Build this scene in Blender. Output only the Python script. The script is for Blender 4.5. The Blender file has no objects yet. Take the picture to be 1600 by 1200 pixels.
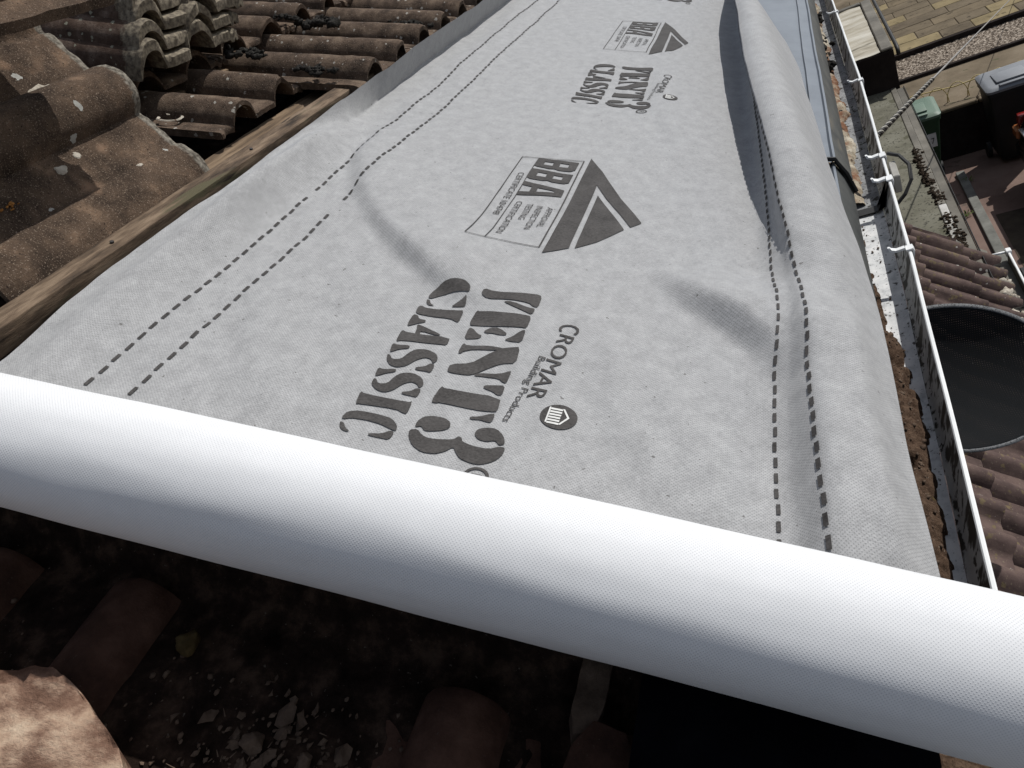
import bpy, bmesh, math, random
import numpy as np
from mathutils import Vector, Matrix, noise
random.seed(7)
rng = np.random.default_rng(7)
sc = bpy.context.scene
C = sc.collection
rad = math.radians

# ------------------------------------------------------------------ frames
# roof frame: u along the eaves (away from the camera), v up the slope, n out of the roof
PITCH = rad(27.0)
CP, SP = math.cos(PITCH), math.sin(PITCH)
Z0 = 4.437                                  # height of the roof frame's origin above the yard
def W(u, v, n=0.0):
    return Vector((u, v * CP - n * SP, v * SP + n * CP + Z0))
ROOF = Matrix(((1, 0, 0, 0), (0, CP, -SP, 0), (0, SP, CP, Z0), (0, 0, 0, 1)))

# ------------------------------------------------------------------ naming helpers
def tag(o, label=None, cat=None, group=None, kind=None):
    if label: o['label'] = label
    if cat: o['category'] = cat
    if group: o['group'] = group
    if kind: o['kind'] = kind
    return o
def thing(name, label, cat, loc=(0, 0, 0), group=None):
    o = bpy.data.objects.new(name, None); C.objects.link(o)
    o.location = loc; o.empty_display_size = 0.05
    return tag(o, label, cat, group)
def link_mesh(name, me, mat=None, parent=None, smooth=False, mw=None):
    o = bpy.data.objects.new(name, me); C.objects.link(o)
    if mat is not None and not me.materials: me.materials.append(mat)
    if smooth:
        for p in me.polygons: p.use_smooth = True
    if mw is not None: o.matrix_world = mw
    if parent is not None:
        o.parent = parent
        o.matrix_parent_inverse = Matrix.Identity(4)
        if parent.location.length > 0 and mw is None:
            o.location = -parent.location
    return o
def from_bm(name, bm, mat, parent=None, smooth=False, mw=None):
    me = bpy.data.meshes.new(name); bm.to_mesh(me); bm.free()
    return link_mesh(name, me, mat, parent, smooth, mw)
def from_data(name, vs, fs, mat, parent=None, smooth=False, mw=None):
    me = bpy.data.meshes.new(name)
    me.from_pydata([tuple(v) for v in vs], [], fs); me.update()
    return link_mesh(name, me, mat, parent, smooth, mw)
def autosmooth(o, ang=40):
    me = o.data
    for p in me.polygons: p.use_smooth = True
    me.set_sharp_from_angle(angle=rad(ang))
    return o

# ------------------------------------------------------------------ shape helpers
def add_box(bm, lo, hi, bevel=0.0, mw=None, seg=1):
    b = bmesh.new()
    bmesh.ops.create_cube(b, size=1.0)
    for v in b.verts:
        v.co = Vector([lo[i] + (v.co[i] + 0.5) * (hi[i] - lo[i]) for i in range(3)])
    if bevel > 0:
        bmesh.ops.bevel(b, geom=b.edges[:], offset=bevel, segments=seg, affect='EDGES', profile=0.5)
    if mw is not None: bmesh.ops.transform(b, matrix=mw, verts=b.verts)
    merge(bm, b)
def merge(bm, b):
    m = {}
    for v in b.verts: m[v] = bm.verts.new(v.co)
    for f in b.faces:
        try: bm.faces.new([m[v] for v in f.verts])
        except ValueError: pass
    b.free()
def add_tube(bm, pts, r, sides=8, caps=True):
    pts = [Vector(p) for p in pts]
    rings = []
    up = Vector((0, 0, 1))
    for i, p in enumerate(pts):
        t = (pts[min(i + 1, len(pts) - 1)] - pts[max(i - 1, 0)]).normalized()
        a = t.cross(up)
        if a.length < 1e-3: a = t.cross(Vector((1, 0, 0)))
        a.normalize(); b = t.cross(a)
        rr = r[i] if isinstance(r, (list, tuple)) else r
        rings.append([bm.verts.new(p + a * rr * math.cos(2 * math.pi * k / sides) + b * rr * math.sin(2 * math.pi * k / sides)) for k in range(sides)])
    for i in range(len(rings) - 1):
        for k in range(sides):
            bm.faces.new([rings[i][k], rings[i][(k + 1) % sides], rings[i + 1][(k + 1) % sides], rings[i + 1][k]])
    if caps:
        bm.faces.new(rings[0][::-1]); bm.faces.new(rings[-1])
def add_lump(bm, c, r, sub=2, rough=0.35, flat=1.0, seed=0.0):
    b = bmesh.new(); bmesh.ops.create_icosphere(b, subdivisions=sub, radius=1.0)
    for v in b.verts:
        d = v.co.normalized()
        k = 1 + rough * noise.noise(d * 1.3 + Vector((seed, seed * .7, 3.1))) * 1.6 + rough * .5 * noise.noise(d * 3.7 + Vector((seed, 1.7, seed)))
        rr = r if isinstance(r, (tuple, list)) else (r, r, r * flat)
        v.co = Vector((c[0] + d.x * k * rr[0], c[1] + d.y * k * rr[1], c[2] + d.z * k * rr[2]))
    merge(bm, b)

# ------------------------------------------------------------------ materials
def nn(nt, t, **kw):
    n = nt.nodes.new(t)
    for k, v in kw.items(): setattr(n, k, v)
    return n
def mat(name, cols, scale=20.0, detail=8.0, rough=0.85, bump=0.3, bscale=None, bdist=0.002, spots=None, speck=None, stretch=None, spec=0.3, metal=0.0, streak=None):
    """cols: list of (pos, rgb) for a noise ramp; spots: (scale, size, rgb, amount) pale lichen; speck: (scale, rgb, thr)"""
    m = bpy.data.materials.new(name); m.use_nodes = True
    nt = m.node_tree; b = nt.nodes['Principled BSDF']; L = nt.links.new
    b.inputs['Roughness'].default_value = rough
    b.inputs['Specular IOR Level'].default_value = spec
    b.inputs['Metallic'].default_value = metal
    tc = nn(nt, 'ShaderNodeTexCoord'); oi = nn(nt, 'ShaderNodeObjectInfo')
    mu = nn(nt, 'ShaderNodeVectorMath', operation='SCALE'); mu.inputs['Scale'].default_value = 7.31
    cx = nn(nt, 'ShaderNodeCombineXYZ')
    for i in range(3): L(oi.outputs['Random'], cx.inputs[i])
    L(cx.outputs[0], mu.inputs[0])
    ad = nn(nt, 'ShaderNodeVectorMath', operation='ADD'); L(tc.outputs['Object'], ad.inputs[0]); L(mu.outputs[0], ad.inputs[1])
    vec = ad.outputs[0]
    if stretch:
        mp = nn(nt, 'ShaderNodeMapping'); mp.inputs['Scale'].default_value = stretch; L(vec, mp.inputs[0]); vec = mp.outputs[0]
    nz = nn(nt, 'ShaderNodeTexNoise'); nz.inputs['Scale'].default_value = scale; nz.inputs['Detail'].default_value = detail; nz.inputs['Roughness'].default_value = 0.65
    L(vec, nz.inputs['Vector'])
    rp = nn(nt, 'ShaderNodeValToRGB'); L(nz.outputs['Fac'], rp.inputs[0])
    el = rp.color_ramp.elements
    while len(el) < len(cols): el.new(0.5)
    for e, (p, c) in zip(el, cols): e.position = p; e.color = (*c, 1)
    col = rp.outputs[0]
    if speck:
        for (ss, sc_, thr) in (speck if isinstance(speck, list) else [speck]):
            n2 = nn(nt, 'ShaderNodeTexNoise'); n2.inputs['Scale'].default_value = ss; n2.inputs['Detail'].default_value = 3; L(vec, n2.inputs['Vector'])
            r2 = nn(nt, 'ShaderNodeValToRGB'); r2.color_ramp.elements[0].position = thr; r2.color_ramp.elements[1].position = thr + .06; L(n2.outputs['Fac'], r2.inputs[0])
            mx = nn(nt, 'ShaderNodeMix', data_type='RGBA'); L(r2.outputs[0], mx.inputs[0]); L(col, mx.inputs[6]); mx.inputs[7].default_value = (*sc_, 1); col = mx.outputs[2]
    if spots:
        ss, size, c2, amt = spots
        vo = nn(nt, 'ShaderNodeTexVoronoi'); vo.inputs['Scale'].default_value = ss
        nv = nn(nt, 'ShaderNodeTexNoise'); nv.inputs['Scale'].default_value = ss * 3.0; L(vec, nv.inputs['Vector'])
        vm = nn(nt, 'ShaderNodeVectorMath', operation='MULTIPLY_ADD'); L(nv.outputs['Color'], vm.inputs[0]); vm.inputs[1].default_value = (.5 / ss,) * 3; L(vec, vm.inputs[2])
        L(vm.outputs[0], vo.inputs['Vector'])
        sp = nn(nt, 'ShaderNodeSeparateColor'); L(vo.outputs['Color'], sp.inputs[0])
        th = nn(nt, 'ShaderNodeMath', operation='MULTIPLY'); L(sp.outputs[0], th.inputs[0]); th.inputs[1].default_value = size
        lt = nn(nt, 'ShaderNodeMath', operation='LESS_THAN'); L(vo.outputs['Distance'], lt.inputs[0]); L(th.outputs[0], lt.inputs[1])
        gt = nn(nt, 'ShaderNodeMath', operation='GREATER_THAN'); L(sp.outputs[1], gt.inputs[0]); gt.inputs[1].default_value = 1 - amt
        ml = nn(nt, 'ShaderNodeMath', operation='MULTIPLY'); L(lt.outputs[0], ml.inputs[0]); L(gt.outputs[0], ml.inputs[1])
        m3 = nn(nt, 'ShaderNodeMath', operation='MULTIPLY'); L(ml.outputs[0], m3.inputs[0]); m3.inputs[1].default_value = .85
        mx = nn(nt, 'ShaderNodeMix', data_type='RGBA'); L(m3.outputs[0], mx.inputs[0]); L(col, mx.inputs[6]); mx.inputs[7].default_value = (*c2, 1); col = mx.outputs[2]
    if streak:
        (sscale, thr, sc_) = streak
        mp = nn(nt, 'ShaderNodeMapping'); mp.inputs['Scale'].default_value = sscale; L(ad.outputs[0], mp.inputs[0])
        n2 = nn(nt, 'ShaderNodeTexNoise'); n2.inputs['Scale'].default_value = 1.0; n2.inputs['Detail'].default_value = 6; n2.inputs['Roughness'].default_value = .7; L(mp.outputs[0], n2.inputs['Vector'])
        r2 = nn(nt, 'ShaderNodeValToRGB'); r2.color_ramp.elements[0].position = thr; r2.color_ramp.elements[1].position = thr + .12; L(n2.outputs['Fac'], r2.inputs[0])
        mx = nn(nt, 'ShaderNodeMix', data_type='RGBA'); L(r2.outputs[0], mx.inputs[0]); L(col, mx.inputs[6]); mx.inputs[7].default_value = (*sc_, 1); col = mx.outputs[2]
    L(col, b.inputs['Base Color'])
    if bump > 0:
        n3 = nn(nt, 'ShaderNodeTexNoise'); n3.inputs['Scale'].default_value = bscale or scale * 4; n3.inputs['Detail'].default_value = 8; n3.inputs['Roughness'].default_value = .7; L(vec, n3.inputs['Vector'])
        bp = nn(nt, 'ShaderNodeBump'); bp.inputs['Strength'].default_value = bump; bp.inputs['Distance'].default_value = bdist; L(n3.outputs['Fac'], bp.inputs['Height']); L(bp.outputs[0], b.inputs['Normal'])
    return m

M = {}
M['tile'] = mat('weathered_brown_concrete', [(.30, (.028, .020, .015)), (.5, (.086, .060, .043)), (.70, (.175, .128, .092))], 26, 12, .95, 1, 260, .0026,
                spots=(95, .42, (.36, .34, .30), .16), speck=[(420, (.24, .19, .15), .63), (300, (.02, .014, .01), .66)], spec=.15)
M['tile_near'] = mat('weathered_red_concrete', [(.30, (.022, .015, .011)), (.46, (.064, .044, .031)), (.58, (.108, .073, .050)), (.70, (.22, .145, .095))], 15, 12, .95, 1, 300, .0034,
                spots=(34, .34, (.42, .42, .39), .08), speck=[(7, (.25, .160, .105), .60), (560, (.24, .185, .14), .60), (330, (.018, .012, .009), .64)], spec=.15)
M['tile_grey'] = mat('grey_lichen_concrete', [(.3, (.028, .018, .013)), (.5, (.075, .048, .035)), (.70, (.16, .12, .095))], 26, 10, .9, .8, 320, .0016,
                spots=(110, .4, (.26, .25, .19), .25), speck=[(400, (.03, .022, .018), .62)], spec=.15)
M['tile_dim'] = mat('shade_darkened_tile', [(.3, (.018, .010, .008)), (.5, (.058, .030, .021)), (.72, (.115, .064, .046))], 14, 10, .95, .7, 260, .0016,
                speck=[(300, (.07, .05, .04), .68)], spec=.1)  # darker copy of the tile concrete, deep shade put into its colour
M['tile_low'] = mat('porch_roof_tile', [(.3, (.040, .028, .025)), (.5, (.082, .056, .050)), (.72, (.135, .095, .080))], 9, 10, .9, .5, 120, .002,
                spots=(40, .3, (.42, .40, .36), .10), speck=[(34, (.125, .095, .055), .60), (120, (.15, .12, .09), .64)], spec=.15)
M['timber'] = mat('weathered_pine', [(.36, (.034, .023, .015)), (.5, (.108, .074, .048)), (.62, (.20, .145, .098))], 55, 12, .9, 1, 140, .0018, stretch=(.16, 1.0, 1.0), speck=[(30, (.075, .066, .036), .60), (60, (.025, .017, .011), .66)])
M['timber_dim'] = mat('dirty_pine', [(.34, (.05, .033, .02)), (.5, (.13, .088, .054)), (.66, (.21, .15, .095))], 70, 10, .9, .5, 60, .001, stretch=(.12, 1.4, 1.4))
M['deck'] = mat('shade_dark_deck', [(.32, (.006, .004, .003)), (.5, (.019, .012, .009)), (.66, (.055, .035, .025))], 34, 8, .95, .8, 90, .004, speck=[(220, (.10, .085, .07), .70)], spec=.05)  # bare deck, its colour darkened for the shade it lies in
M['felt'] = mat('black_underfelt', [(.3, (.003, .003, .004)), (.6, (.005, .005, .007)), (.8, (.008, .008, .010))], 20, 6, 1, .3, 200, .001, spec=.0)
M['moss'] = mat('dry_black_moss', [(.3, (.012, .011, .010)), (.55, (.035, .033, .030)), (.8, (.085, .08, .07))], 150, 8, 1, 1, 400, .003, spec=.05)
M['ochre'] = mat('ochre_mortar', [(.3, (.035, .024, .010)), (.55, (.075, .052, .022)), (.8, (.12, .088, .04))], 40, 8, .95, .8, 200, .002, spec=.1)
M['moss_brown'] = mat('brown_moss', [(.3, (.016, .012, .009)), (.55, (.045, .034, .025)), (.8, (.085, .068, .05))], 60, 8, 1, 1, 200, .004, spec=.05)
M['rubble'] = mat('mortar_lump', [(.3, (.050, .034, .025)), (.55, (.105, .074, .054)), (.8, (.18, .135, .10))], 40, 8, .95, .8, 200, .002, spec=.1)
M['sand'] = mat('sandy_broken_tile', [(.36, (.10, .055, .038)), (.47, (.20, .12, .085)), (.56, (.40, .28, .20)), (.68, (.58, .46, .34))], 22, 12, .95, 1, 130, .005, stretch=(1.1, .45, 1), spec=.05)
M['straw'] = mat('dry_leaf', [(.3, (.06, .042, .022)), (.7, (.13, .092, .045))], 60, 4, .9, .2)
M['tray'] = mat('grey_tray_plastic', [(.3, (.085, .100, .122)), (.55, (.115, .133, .158)), (.8, (.15, .168, .19))], 9, 8, .42, .05, 60, .001, speck=[(14, (.20, .20, .19), .68)], spec=.5)  # blue tint is sky reflection put into the grey plastic's colour
M['tray_face'] = mat('grey_tray_shaded_dirty', [(.3, (.03, .033, .033)), (.5, (.052, .056, .055)), (.75, (.09, .09, .08))], 16, 10, .6, .2, 80, .001, streak=((6, 60, 6), .60, (.11, .10, .08)), spec=.35)  # dirt streaks on a tray grey darkened for its less lit face
M['black'] = mat('black_rubber', [(.3, (.008, .008, .008)), (.7, (.018, .018, .018))], 20, 4, .6, .1)
M['gutter_out'] = mat('white_plastic', [(.3, (.62, .63, .63)), (.7, (.78, .79, .78))], 12, 6, .4, .05, spec=.45)
M['gutter_in'] = mat('dirty_white_plastic', [(.28, (.30, .31, .32)), (.48, (.58, .59, .59)), (.7, (.74, .74, .73))], 30, 10, .6, .25, 160, .001,
                     speck=[(70, (.035, .030, .025), .63), (190, (.05, .045, .04), .64)], spec=.3)
M['gutter_wall'] = mat('algae_stained_plastic', [(.28, (.30, .31, .32)), (.5, (.42, .43, .42)), (.7, (.52, .52, .51))], 14, 10, .6, .2, 120, .001,
                       speck=[(26, (.035, .034, .028), .52), (80, (.03, .028, .024), .58)], stretch=(1.2, 2.2, .55), spec=.3)
M['gutter_far'] = mat('grimy_shaded_plastic', [(.28, (.10, .105, .11)), (.48, (.22, .225, .23)), (.7, (.36, .37, .37))], 22, 10, .7, .3, 160, .001, speck=[(70, (.03, .028, .024), .58), (190, (.04, .036, .03), .60)], spec=.25)  # grime, plus the floor's wider shadow put into the grey
M['mortar_mix'] = mat('mortar_and_brick_dirt', [(.30, (.10, .055, .035)), (.42, (.20, .105, .065)), (.50, (.34, .29, .22)), (.62, (.50, .46, .38)), (.8, (.60, .57, .50))], 9, 9, .95, 1, 220, .003, speck=[(150, (.05, .038, .03), .62), (60, (.09, .06, .045), .66)], spec=.05)
M['soil'] = mat('gutter_soil', [(.3, (.030, .019, .013)), (.5, (.085, .055, .038)), (.75, (.16, .108, .075))], 90, 10, 1, 1, 300, .004, speck=[(240, (.30, .25, .20), .68), (35, (.09, .085, .02), .70)], spec=.05)
M['mortar'] = mat('pale_mortar', [(.3, (.24, .21, .17)), (.5, (.40, .36, .30)), (.75, (.56, .52, .45))], 60, 9, .95, .9, 260, .003, speck=[(110, (.12, .07, .045), .60)], spec=.1)
M['brickbit'] = mat('brick_crumb', [(.3, (.13, .055, .032)), (.6, (.24, .11, .065)), (.8, (.36, .22, .15))], 60, 8, .95, .8, 240, .003)
M['flatfelt'] = mat('grey_green_roof_felt', [(.3, (.085, .082, .062)), (.5, (.135, .130, .100)), (.75, (.19, .185, .15))], 3.0, 10, .95, .7, 90, .003, speck=[(60, (.065, .062, .05), .58), (9, (.09, .088, .062), .6)], spec=.1)
M['trim'] = mat('pale_metal_trim', [(.3, (.16, .15, .13)), (.5, (.32, .31, .28)), (.75, (.55, .54, .52))], 4, 9, .6, .2, 40, .002, spec=.4)
M['trim_grey'] = mat('dirty_grey_trim', [(.3, (.06, .055, .045)), (.5, (.115, .105, .085)), (.75, (.20, .185, .155))], 3, 9, .7, .3, 40, .002)
M['boxtop'] = mat('whitewashed_sheet_roof', [(.3, (.15, .13, .095)), (.45, (.33, .30, .235)), (.65, (.50, .48, .42)), (.8, (.62, .62, .58))], 2.4, 10, .8, .3, 12, .01, stretch=(2.4, .7, 1), speck=[(3.2, (.15, .135, .10), .62)])
M['wallbrick'] = mat('dark_render_wall', [(.3, (.05, .04, .034)), (.6, (.10, .082, .07)), (.8, (.15, .125, .11))], 4, 8, .95, .5, 30, .005)
M['darkwall'] = mat('shade_dark_wall', [(.3, (.014, .011, .010)), (.6, (.028, .022, .02)), (.8, (.045, .036, .03))], 5, 8, .95, .6, 40, .006, spec=.05)  # near black: shade on box and retaining wall faces put into colour
M['pave'] = mat('pink_concrete_paving', [(.3, (.115, .078, .064)), (.5, (.165, .115, .096)), (.75, (.22, .16, .135))], 1.6, 10, .95, .4, 40, .004, speck=[(5, (.11, .085, .07), .62)], spec=.1)
M['kerb'] = mat('grey_concrete_edging', [(.3, (.09, .09, .08)), (.55, (.15, .15, .135)), (.8, (.22, .22, .20))], 5, 8, .95, .3, 60, .003)
M['yard_shadow'] = mat('brown_shadow_colour', [(.3, (.030, .022, .016)), (.5, (.055, .042, .030)), (.75, (.085, .068, .048))], 3, 10, 1, .6, 30, .01)  # colour of a shadow lying on the paving
M['path'] = mat('sandy_path', [(.3, (.10, .080, .055)), (.5, (.15, .12, .083)), (.75, (.21, .172, .125))], 2.2, 10, .95, .5, 40, .004, speck=[(6, (.09, .085, .05), .64)], spec=.1)
M['gravel'] = mat('pale_gravel', [(.36, (.035, .028, .022)), (.5, (.17, .135, .105)), (.62, (.46, .40, .33))], 30, 3, .95, 1, 30, .03, spec=.1)
M['green'] = mat('green_bin_plastic', [(.3, (.065, .11, .076)), (.7, (.09, .145, .10))], 5, 6, .55, .05, spec=.4)
M['green_dark'] = mat('dark_green_bin_plastic', [(.3, (.010, .030, .012)), (.7, (.016, .042, .018))], 5, 6, .55, .05, spec=.3)
M['grey'] = mat('grey_bin_plastic', [(.3, (.14, .15, .165)), (.7, (.19, .20, .215))], 5, 6, .6, .05, spec=.4)
M['grey_dark'] = mat('dark_grey_bin_plastic', [(.3, (.007, .008, .009)), (.7, (.012, .013, .014))], 5, 6, .55, .05, spec=.3)  # shade on the bin's front put into this near-black colour
M['sticker'] = mat('white_sticker', [(.3, (.45, .45, .43)), (.7, (.6, .6, .58))], 30, 4, .6, 0)
M['wire'] = mat('galvanised_wire', [(.3, (.20, .19, .18)), (.7, (.32, .31, .30))], 40, 4, .45, .1, metal=.6)
M['wire_dark'] = mat('dark_cable', [(.3, (.014, .013, .012)), (.7, (.035, .032, .03))], 40, 4, .6, .1)
M['wire_pale'] = mat('pale_binding_wire', [(.3, (.26, .245, .21)), (.7, (.40, .38, .33))], 40, 4, .5, .1)
M['fence'] = mat('yellow_coated_wire', [(.3, (.42, .33, .12)), (.7, (.58, .48, .22))], 12, 4, .5, .1)
M['carpaint'] = mat('black_car_paint', [(.3, (.006, .006, .007)), (.7, (.012, .011, .011))], 3, 3, .12, 0, spec=.7)
M['glass'] = mat('dark_car_glass', [(.3, (.02, .022, .012)), (.7, (.03, .032, .02))], 3, 2, .05, 0, spec=.8)
M['lamp'] = mat('red_tail_lamp', [(.3, (.15, .012, .010)), (.7, (.22, .018, .014))], 6, 2, .15, 0, spec=.6)
M['amber'] = mat('orange_paving_reflection', [(.3, (.26, .085, .025)), (.7, (.34, .12, .04))], 6, 2, .25, 0, spec=.6)  # orange paving mirrored in the car, put into a colour
M['chrome'] = mat('chrome_strip', [(.3, (.6, .6, .6)), (.7, (.75, .75, .75))], 6, 2, .12, 0, metal=1)
M['leaf'] = mat('weed_leaf', [(.3, (.05, .09, .012)), (.7, (.12, .16, .025))], 30, 4, .7, .2)
M['blue'] = mat('blue_plastic', [(.3, (.03, .06, .13)), (.7, (.05, .09, .18))], 6, 4, .4, .1)
M['ink'] = None

# the membrane's grey felt top and the roll's white underside
def fabric(name, ramp, dark, pitch, dotcol, fibre, bump, sheen=.1):
    m = bpy.data.materials.new(name); m.use_nodes = True
    nt = m.node_tree; b = nt.nodes['Principled BSDF']; L = nt.links.new
    b.inputs['Roughness'].default_value = .75; b.inputs['Specular IOR Level'].default_value = .25
    b.inputs['Sheen Weight'].default_value = sheen; b.inputs['Sheen Roughness'].default_value = .45
    uv = nn(nt, 'ShaderNodeUVMap'); uv.uv_map = 'cloth'
    def noise_(scale, detail, st=None, rough=.6):
        v = uv.outputs[0]
        if st:
            mp = nn(nt, 'ShaderNodeMapping'); mp.inputs['Scale'].default_value = st; L(v, mp.inputs[0]); v = mp.outputs[0]
        n = nn(nt, 'ShaderNodeTexNoise'); n.inputs['Scale'].default_value = scale; n.inputs['Detail'].default_value = detail; n.inputs['Roughness'].default_value = rough
        L(v, n.inputs['Vector']); return n.outputs['Fac']
    def math_(op, a, c=None, clamp=False):
        n = nn(nt, 'ShaderNodeMath', operation=op); n.use_clamp = clamp
        for i, x in enumerate((a, c)):
            if x is None: continue
            if isinstance(x, (int, float)): n.inputs[i].default_value = x
            else: L(x, n.inputs[i])
        return n.outputs[0]
    a = noise_(38, 8, None, .7); f1 = noise_(520, 5, (1, .30, 1), .8); f2 = noise_(900, 2)
    mixv = math_('ADD', math_('MULTIPLY', a, .34), math_('ADD', math_('MULTIPLY', f1, .50 * fibre), math_('MULTIPLY', f2, .20 * fibre)))
    rp = nn(nt, 'ShaderNodeValToRGB'); L(mixv, rp.inputs[0])
    el = rp.color_ramp.elements
    while len(el) < len(ramp): el.new(.5)
    for e, (p, c) in zip(el, ramp): e.position = p; e.color = (*c, 1)
    # embossed grid of tiny points, rows on the diagonal
    sx = nn(nt, 'ShaderNodeSeparateXYZ'); mp = nn(nt, 'ShaderNodeMapping'); mp.inputs['Rotation'].default_value = (0, 0, rad(45)); mp.inputs['Scale'].default_value = (1 / pitch,) * 3
    L(uv.outputs[0], mp.inputs[0]); L(mp.outputs[0], sx.inputs[0])
    sa = math_('SINE', math_('MULTIPLY', sx.outputs[0], 2 * math.pi)); sb = math_('SINE', math_('MULTIPLY', sx.outputs[1], 2 * math.pi))
    pr = math_('MULTIPLY', math_('ADD', math_('ADD', sa, sb), 2.0), .25)            # 0..1
    dots = math_('POWER', pr, 5.0)
    fac = math_('MULTIPLY', dots, dark)
    mx = nn(nt, 'ShaderNodeMix', data_type='RGBA'); L(fac, mx.inputs[0]); L(rp.outputs[0], mx.inputs[6]); mx.inputs[7].default_value = (*dotcol, 1)
    col = mx.outputs[2]
    # scattered dirt flecks
    n5 = noise_(95, 2); big = noise_(3.0, 3)
    th = math_('SUBTRACT', .79, math_('MULTIPLY', big, .13))
    fl = math_('GREATER_THAN', n5, th)
    if bump > .5:
        mx2 = nn(nt, 'ShaderNodeMix', data_type='RGBA'); L(math_('MULTIPLY', fl, .75), mx2.inputs[0]); L(col, mx2.inputs[6]); mx2.inputs[7].default_value = (.06, .055, .05, 1); col = mx2.outputs[2]
    L(col, b.inputs['Base Color'])
    bp = nn(nt, 'ShaderNodeBump'); bp.inputs['Strength'].default_value = .35; bp.inputs['Distance'].default_value = .0006
    hgt = math_('SUBTRACT', math_('MULTIPLY', f1, .8 * fibre), math_('MULTIPLY', dots, .6)); L(hgt, bp.inputs['Height'])
    L(bp.outputs[0], b.inputs['Normal'])
    return m
M['felt_grey'] = fabric('grey_membrane_felt', [(.38, (.185, .186, .188)), (.52, (.295, .296, .297)), (.68, (.425, .426, .427))], .85, .0028, (.13, .13, .132), 1.0, 1, .32)
M['roll_white'] = fabric('white_membrane_back', [(.3, (.62, .625, .63)), (.55, (.68, .683, .69)), (.8, (.72, .722, .73))], .50, .0020, (.26, .275, .30), .5, 0)
def ink():
    m = bpy.data.materials.new('grey_printing_ink'); m.use_nodes = True
    nt = m.node_tree; b = nt.nodes['Principled BSDF']; L = nt.links.new
    b.inputs['Roughness'].default_value = .8; b.inputs['Specular IOR Level'].default_value = .2
    tc = nn(nt, 'ShaderNodeTexCoord')
    mp = nn(nt, 'ShaderNodeMapping'); mp.inputs['Scale'].default_value = (1, .4, 1); L(tc.outputs['Object'], mp.inputs[0])
    n = nn(nt, 'ShaderNodeTexNoise'); n.inputs['Scale'].default_value = 480; n.inputs['Detail'].default_value = 4; n.inputs['Roughness'].default_value = .75; L(mp.outputs[0], n.inputs['Vector'])
    n2 = nn(nt, 'ShaderNodeTexNoise'); n2.inputs['Scale'].default_value = 30; n2.inputs['Detail'].default_value = 5; L(tc.outputs['Object'], n2.inputs['Vector'])
    ma = nn(nt, 'ShaderNodeMath', operation='MULTIPLY_ADD'); L(n2.outputs['Fac'], ma.inputs[0]); ma.inputs[1].default_value = .45; L(n.outputs['Fac'], ma.inputs[2])
    r = nn(nt, 'ShaderNodeValToRGB'); L(ma.outputs[0], r.inputs[0])
    r.color_ramp.elements[0].position = .5; r.color_ramp.elements[0].color = (.024, .022, .021, 1)
    r.color_ramp.elements[1].position = .98; r.color_ramp.elements[1].color = (.082, .077, .074, 1)
    L(r.outputs[0], b.inputs['Base Color']); return m
M['ink'] = ink()

# ------------------------------------------------------------------ camera, sun, sky
Rm = ((0.26496062, -0.96393341, 0.02506502), (-0.5944415, -0.18375342, -0.78286268), (0.75923328, 0.19252809, -0.62168944))
def rw(v): return Vector((v[0], v[1] * CP - v[2] * SP, v[1] * SP + v[2] * CP))
right, down, fwd = (rw(r) for r in Rm)
cam = bpy.data.cameras.new('camera'); co = bpy.data.objects.new('camera', cam); C.objects.link(co)
loc = W(0, 0, .52)
co.matrix_world = Matrix(((right.x, -down.x, -fwd.x, loc.x), (right.y, -down.y, -fwd.y, loc.y), (right.z, -down.z, -fwd.z, loc.z), (0, 0, 0, 1)))
cam.sensor_width = 36; cam.lens = 36 * 1162.0 / 1600; cam.clip_start = .01; cam.clip_end = 1500
sc.camera = co

sd = rw((.48, -.07, .874)).normalized()
sun = bpy.data.lights.new('sun', 'SUN'); sun.energy = 4.15; sun.angle = rad(.53); sun.color = (1, .975, .935)
so = bpy.data.objects.new('sun', sun); C.objects.link(so); so.location = (0, 0, 12)
so.rotation_euler = (-sd).to_track_quat('-Z', 'Y').to_euler()
w = bpy.data.worlds.new('World'); sc.world = w; w.use_nodes = True
nt = w.node_tree; bg = nt.nodes['Background']
sky = nt.nodes.new('ShaderNodeTexSky'); sky.sky_type = 'NISHITA'; sky.sun_disc = False
sky.sun_elevation = math.asin(sd.z); sky.sun_rotation = math.atan2(sd.x, sd.y)
hsv = nt.nodes.new('ShaderNodeHueSaturation'); hsv.inputs['Saturation'].default_value = .55
nt.links.new(sky.outputs[0], hsv.inputs['Color']); nt.links.new(hsv.outputs[0], bg.inputs[0]); bg.inputs[1].default_value = .106
sc.view_settings.view_transform = 'Standard'; sc.view_settings.look = 'None'; sc.view_settings.exposure = 0; sc.view_settings.gamma = 1

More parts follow.
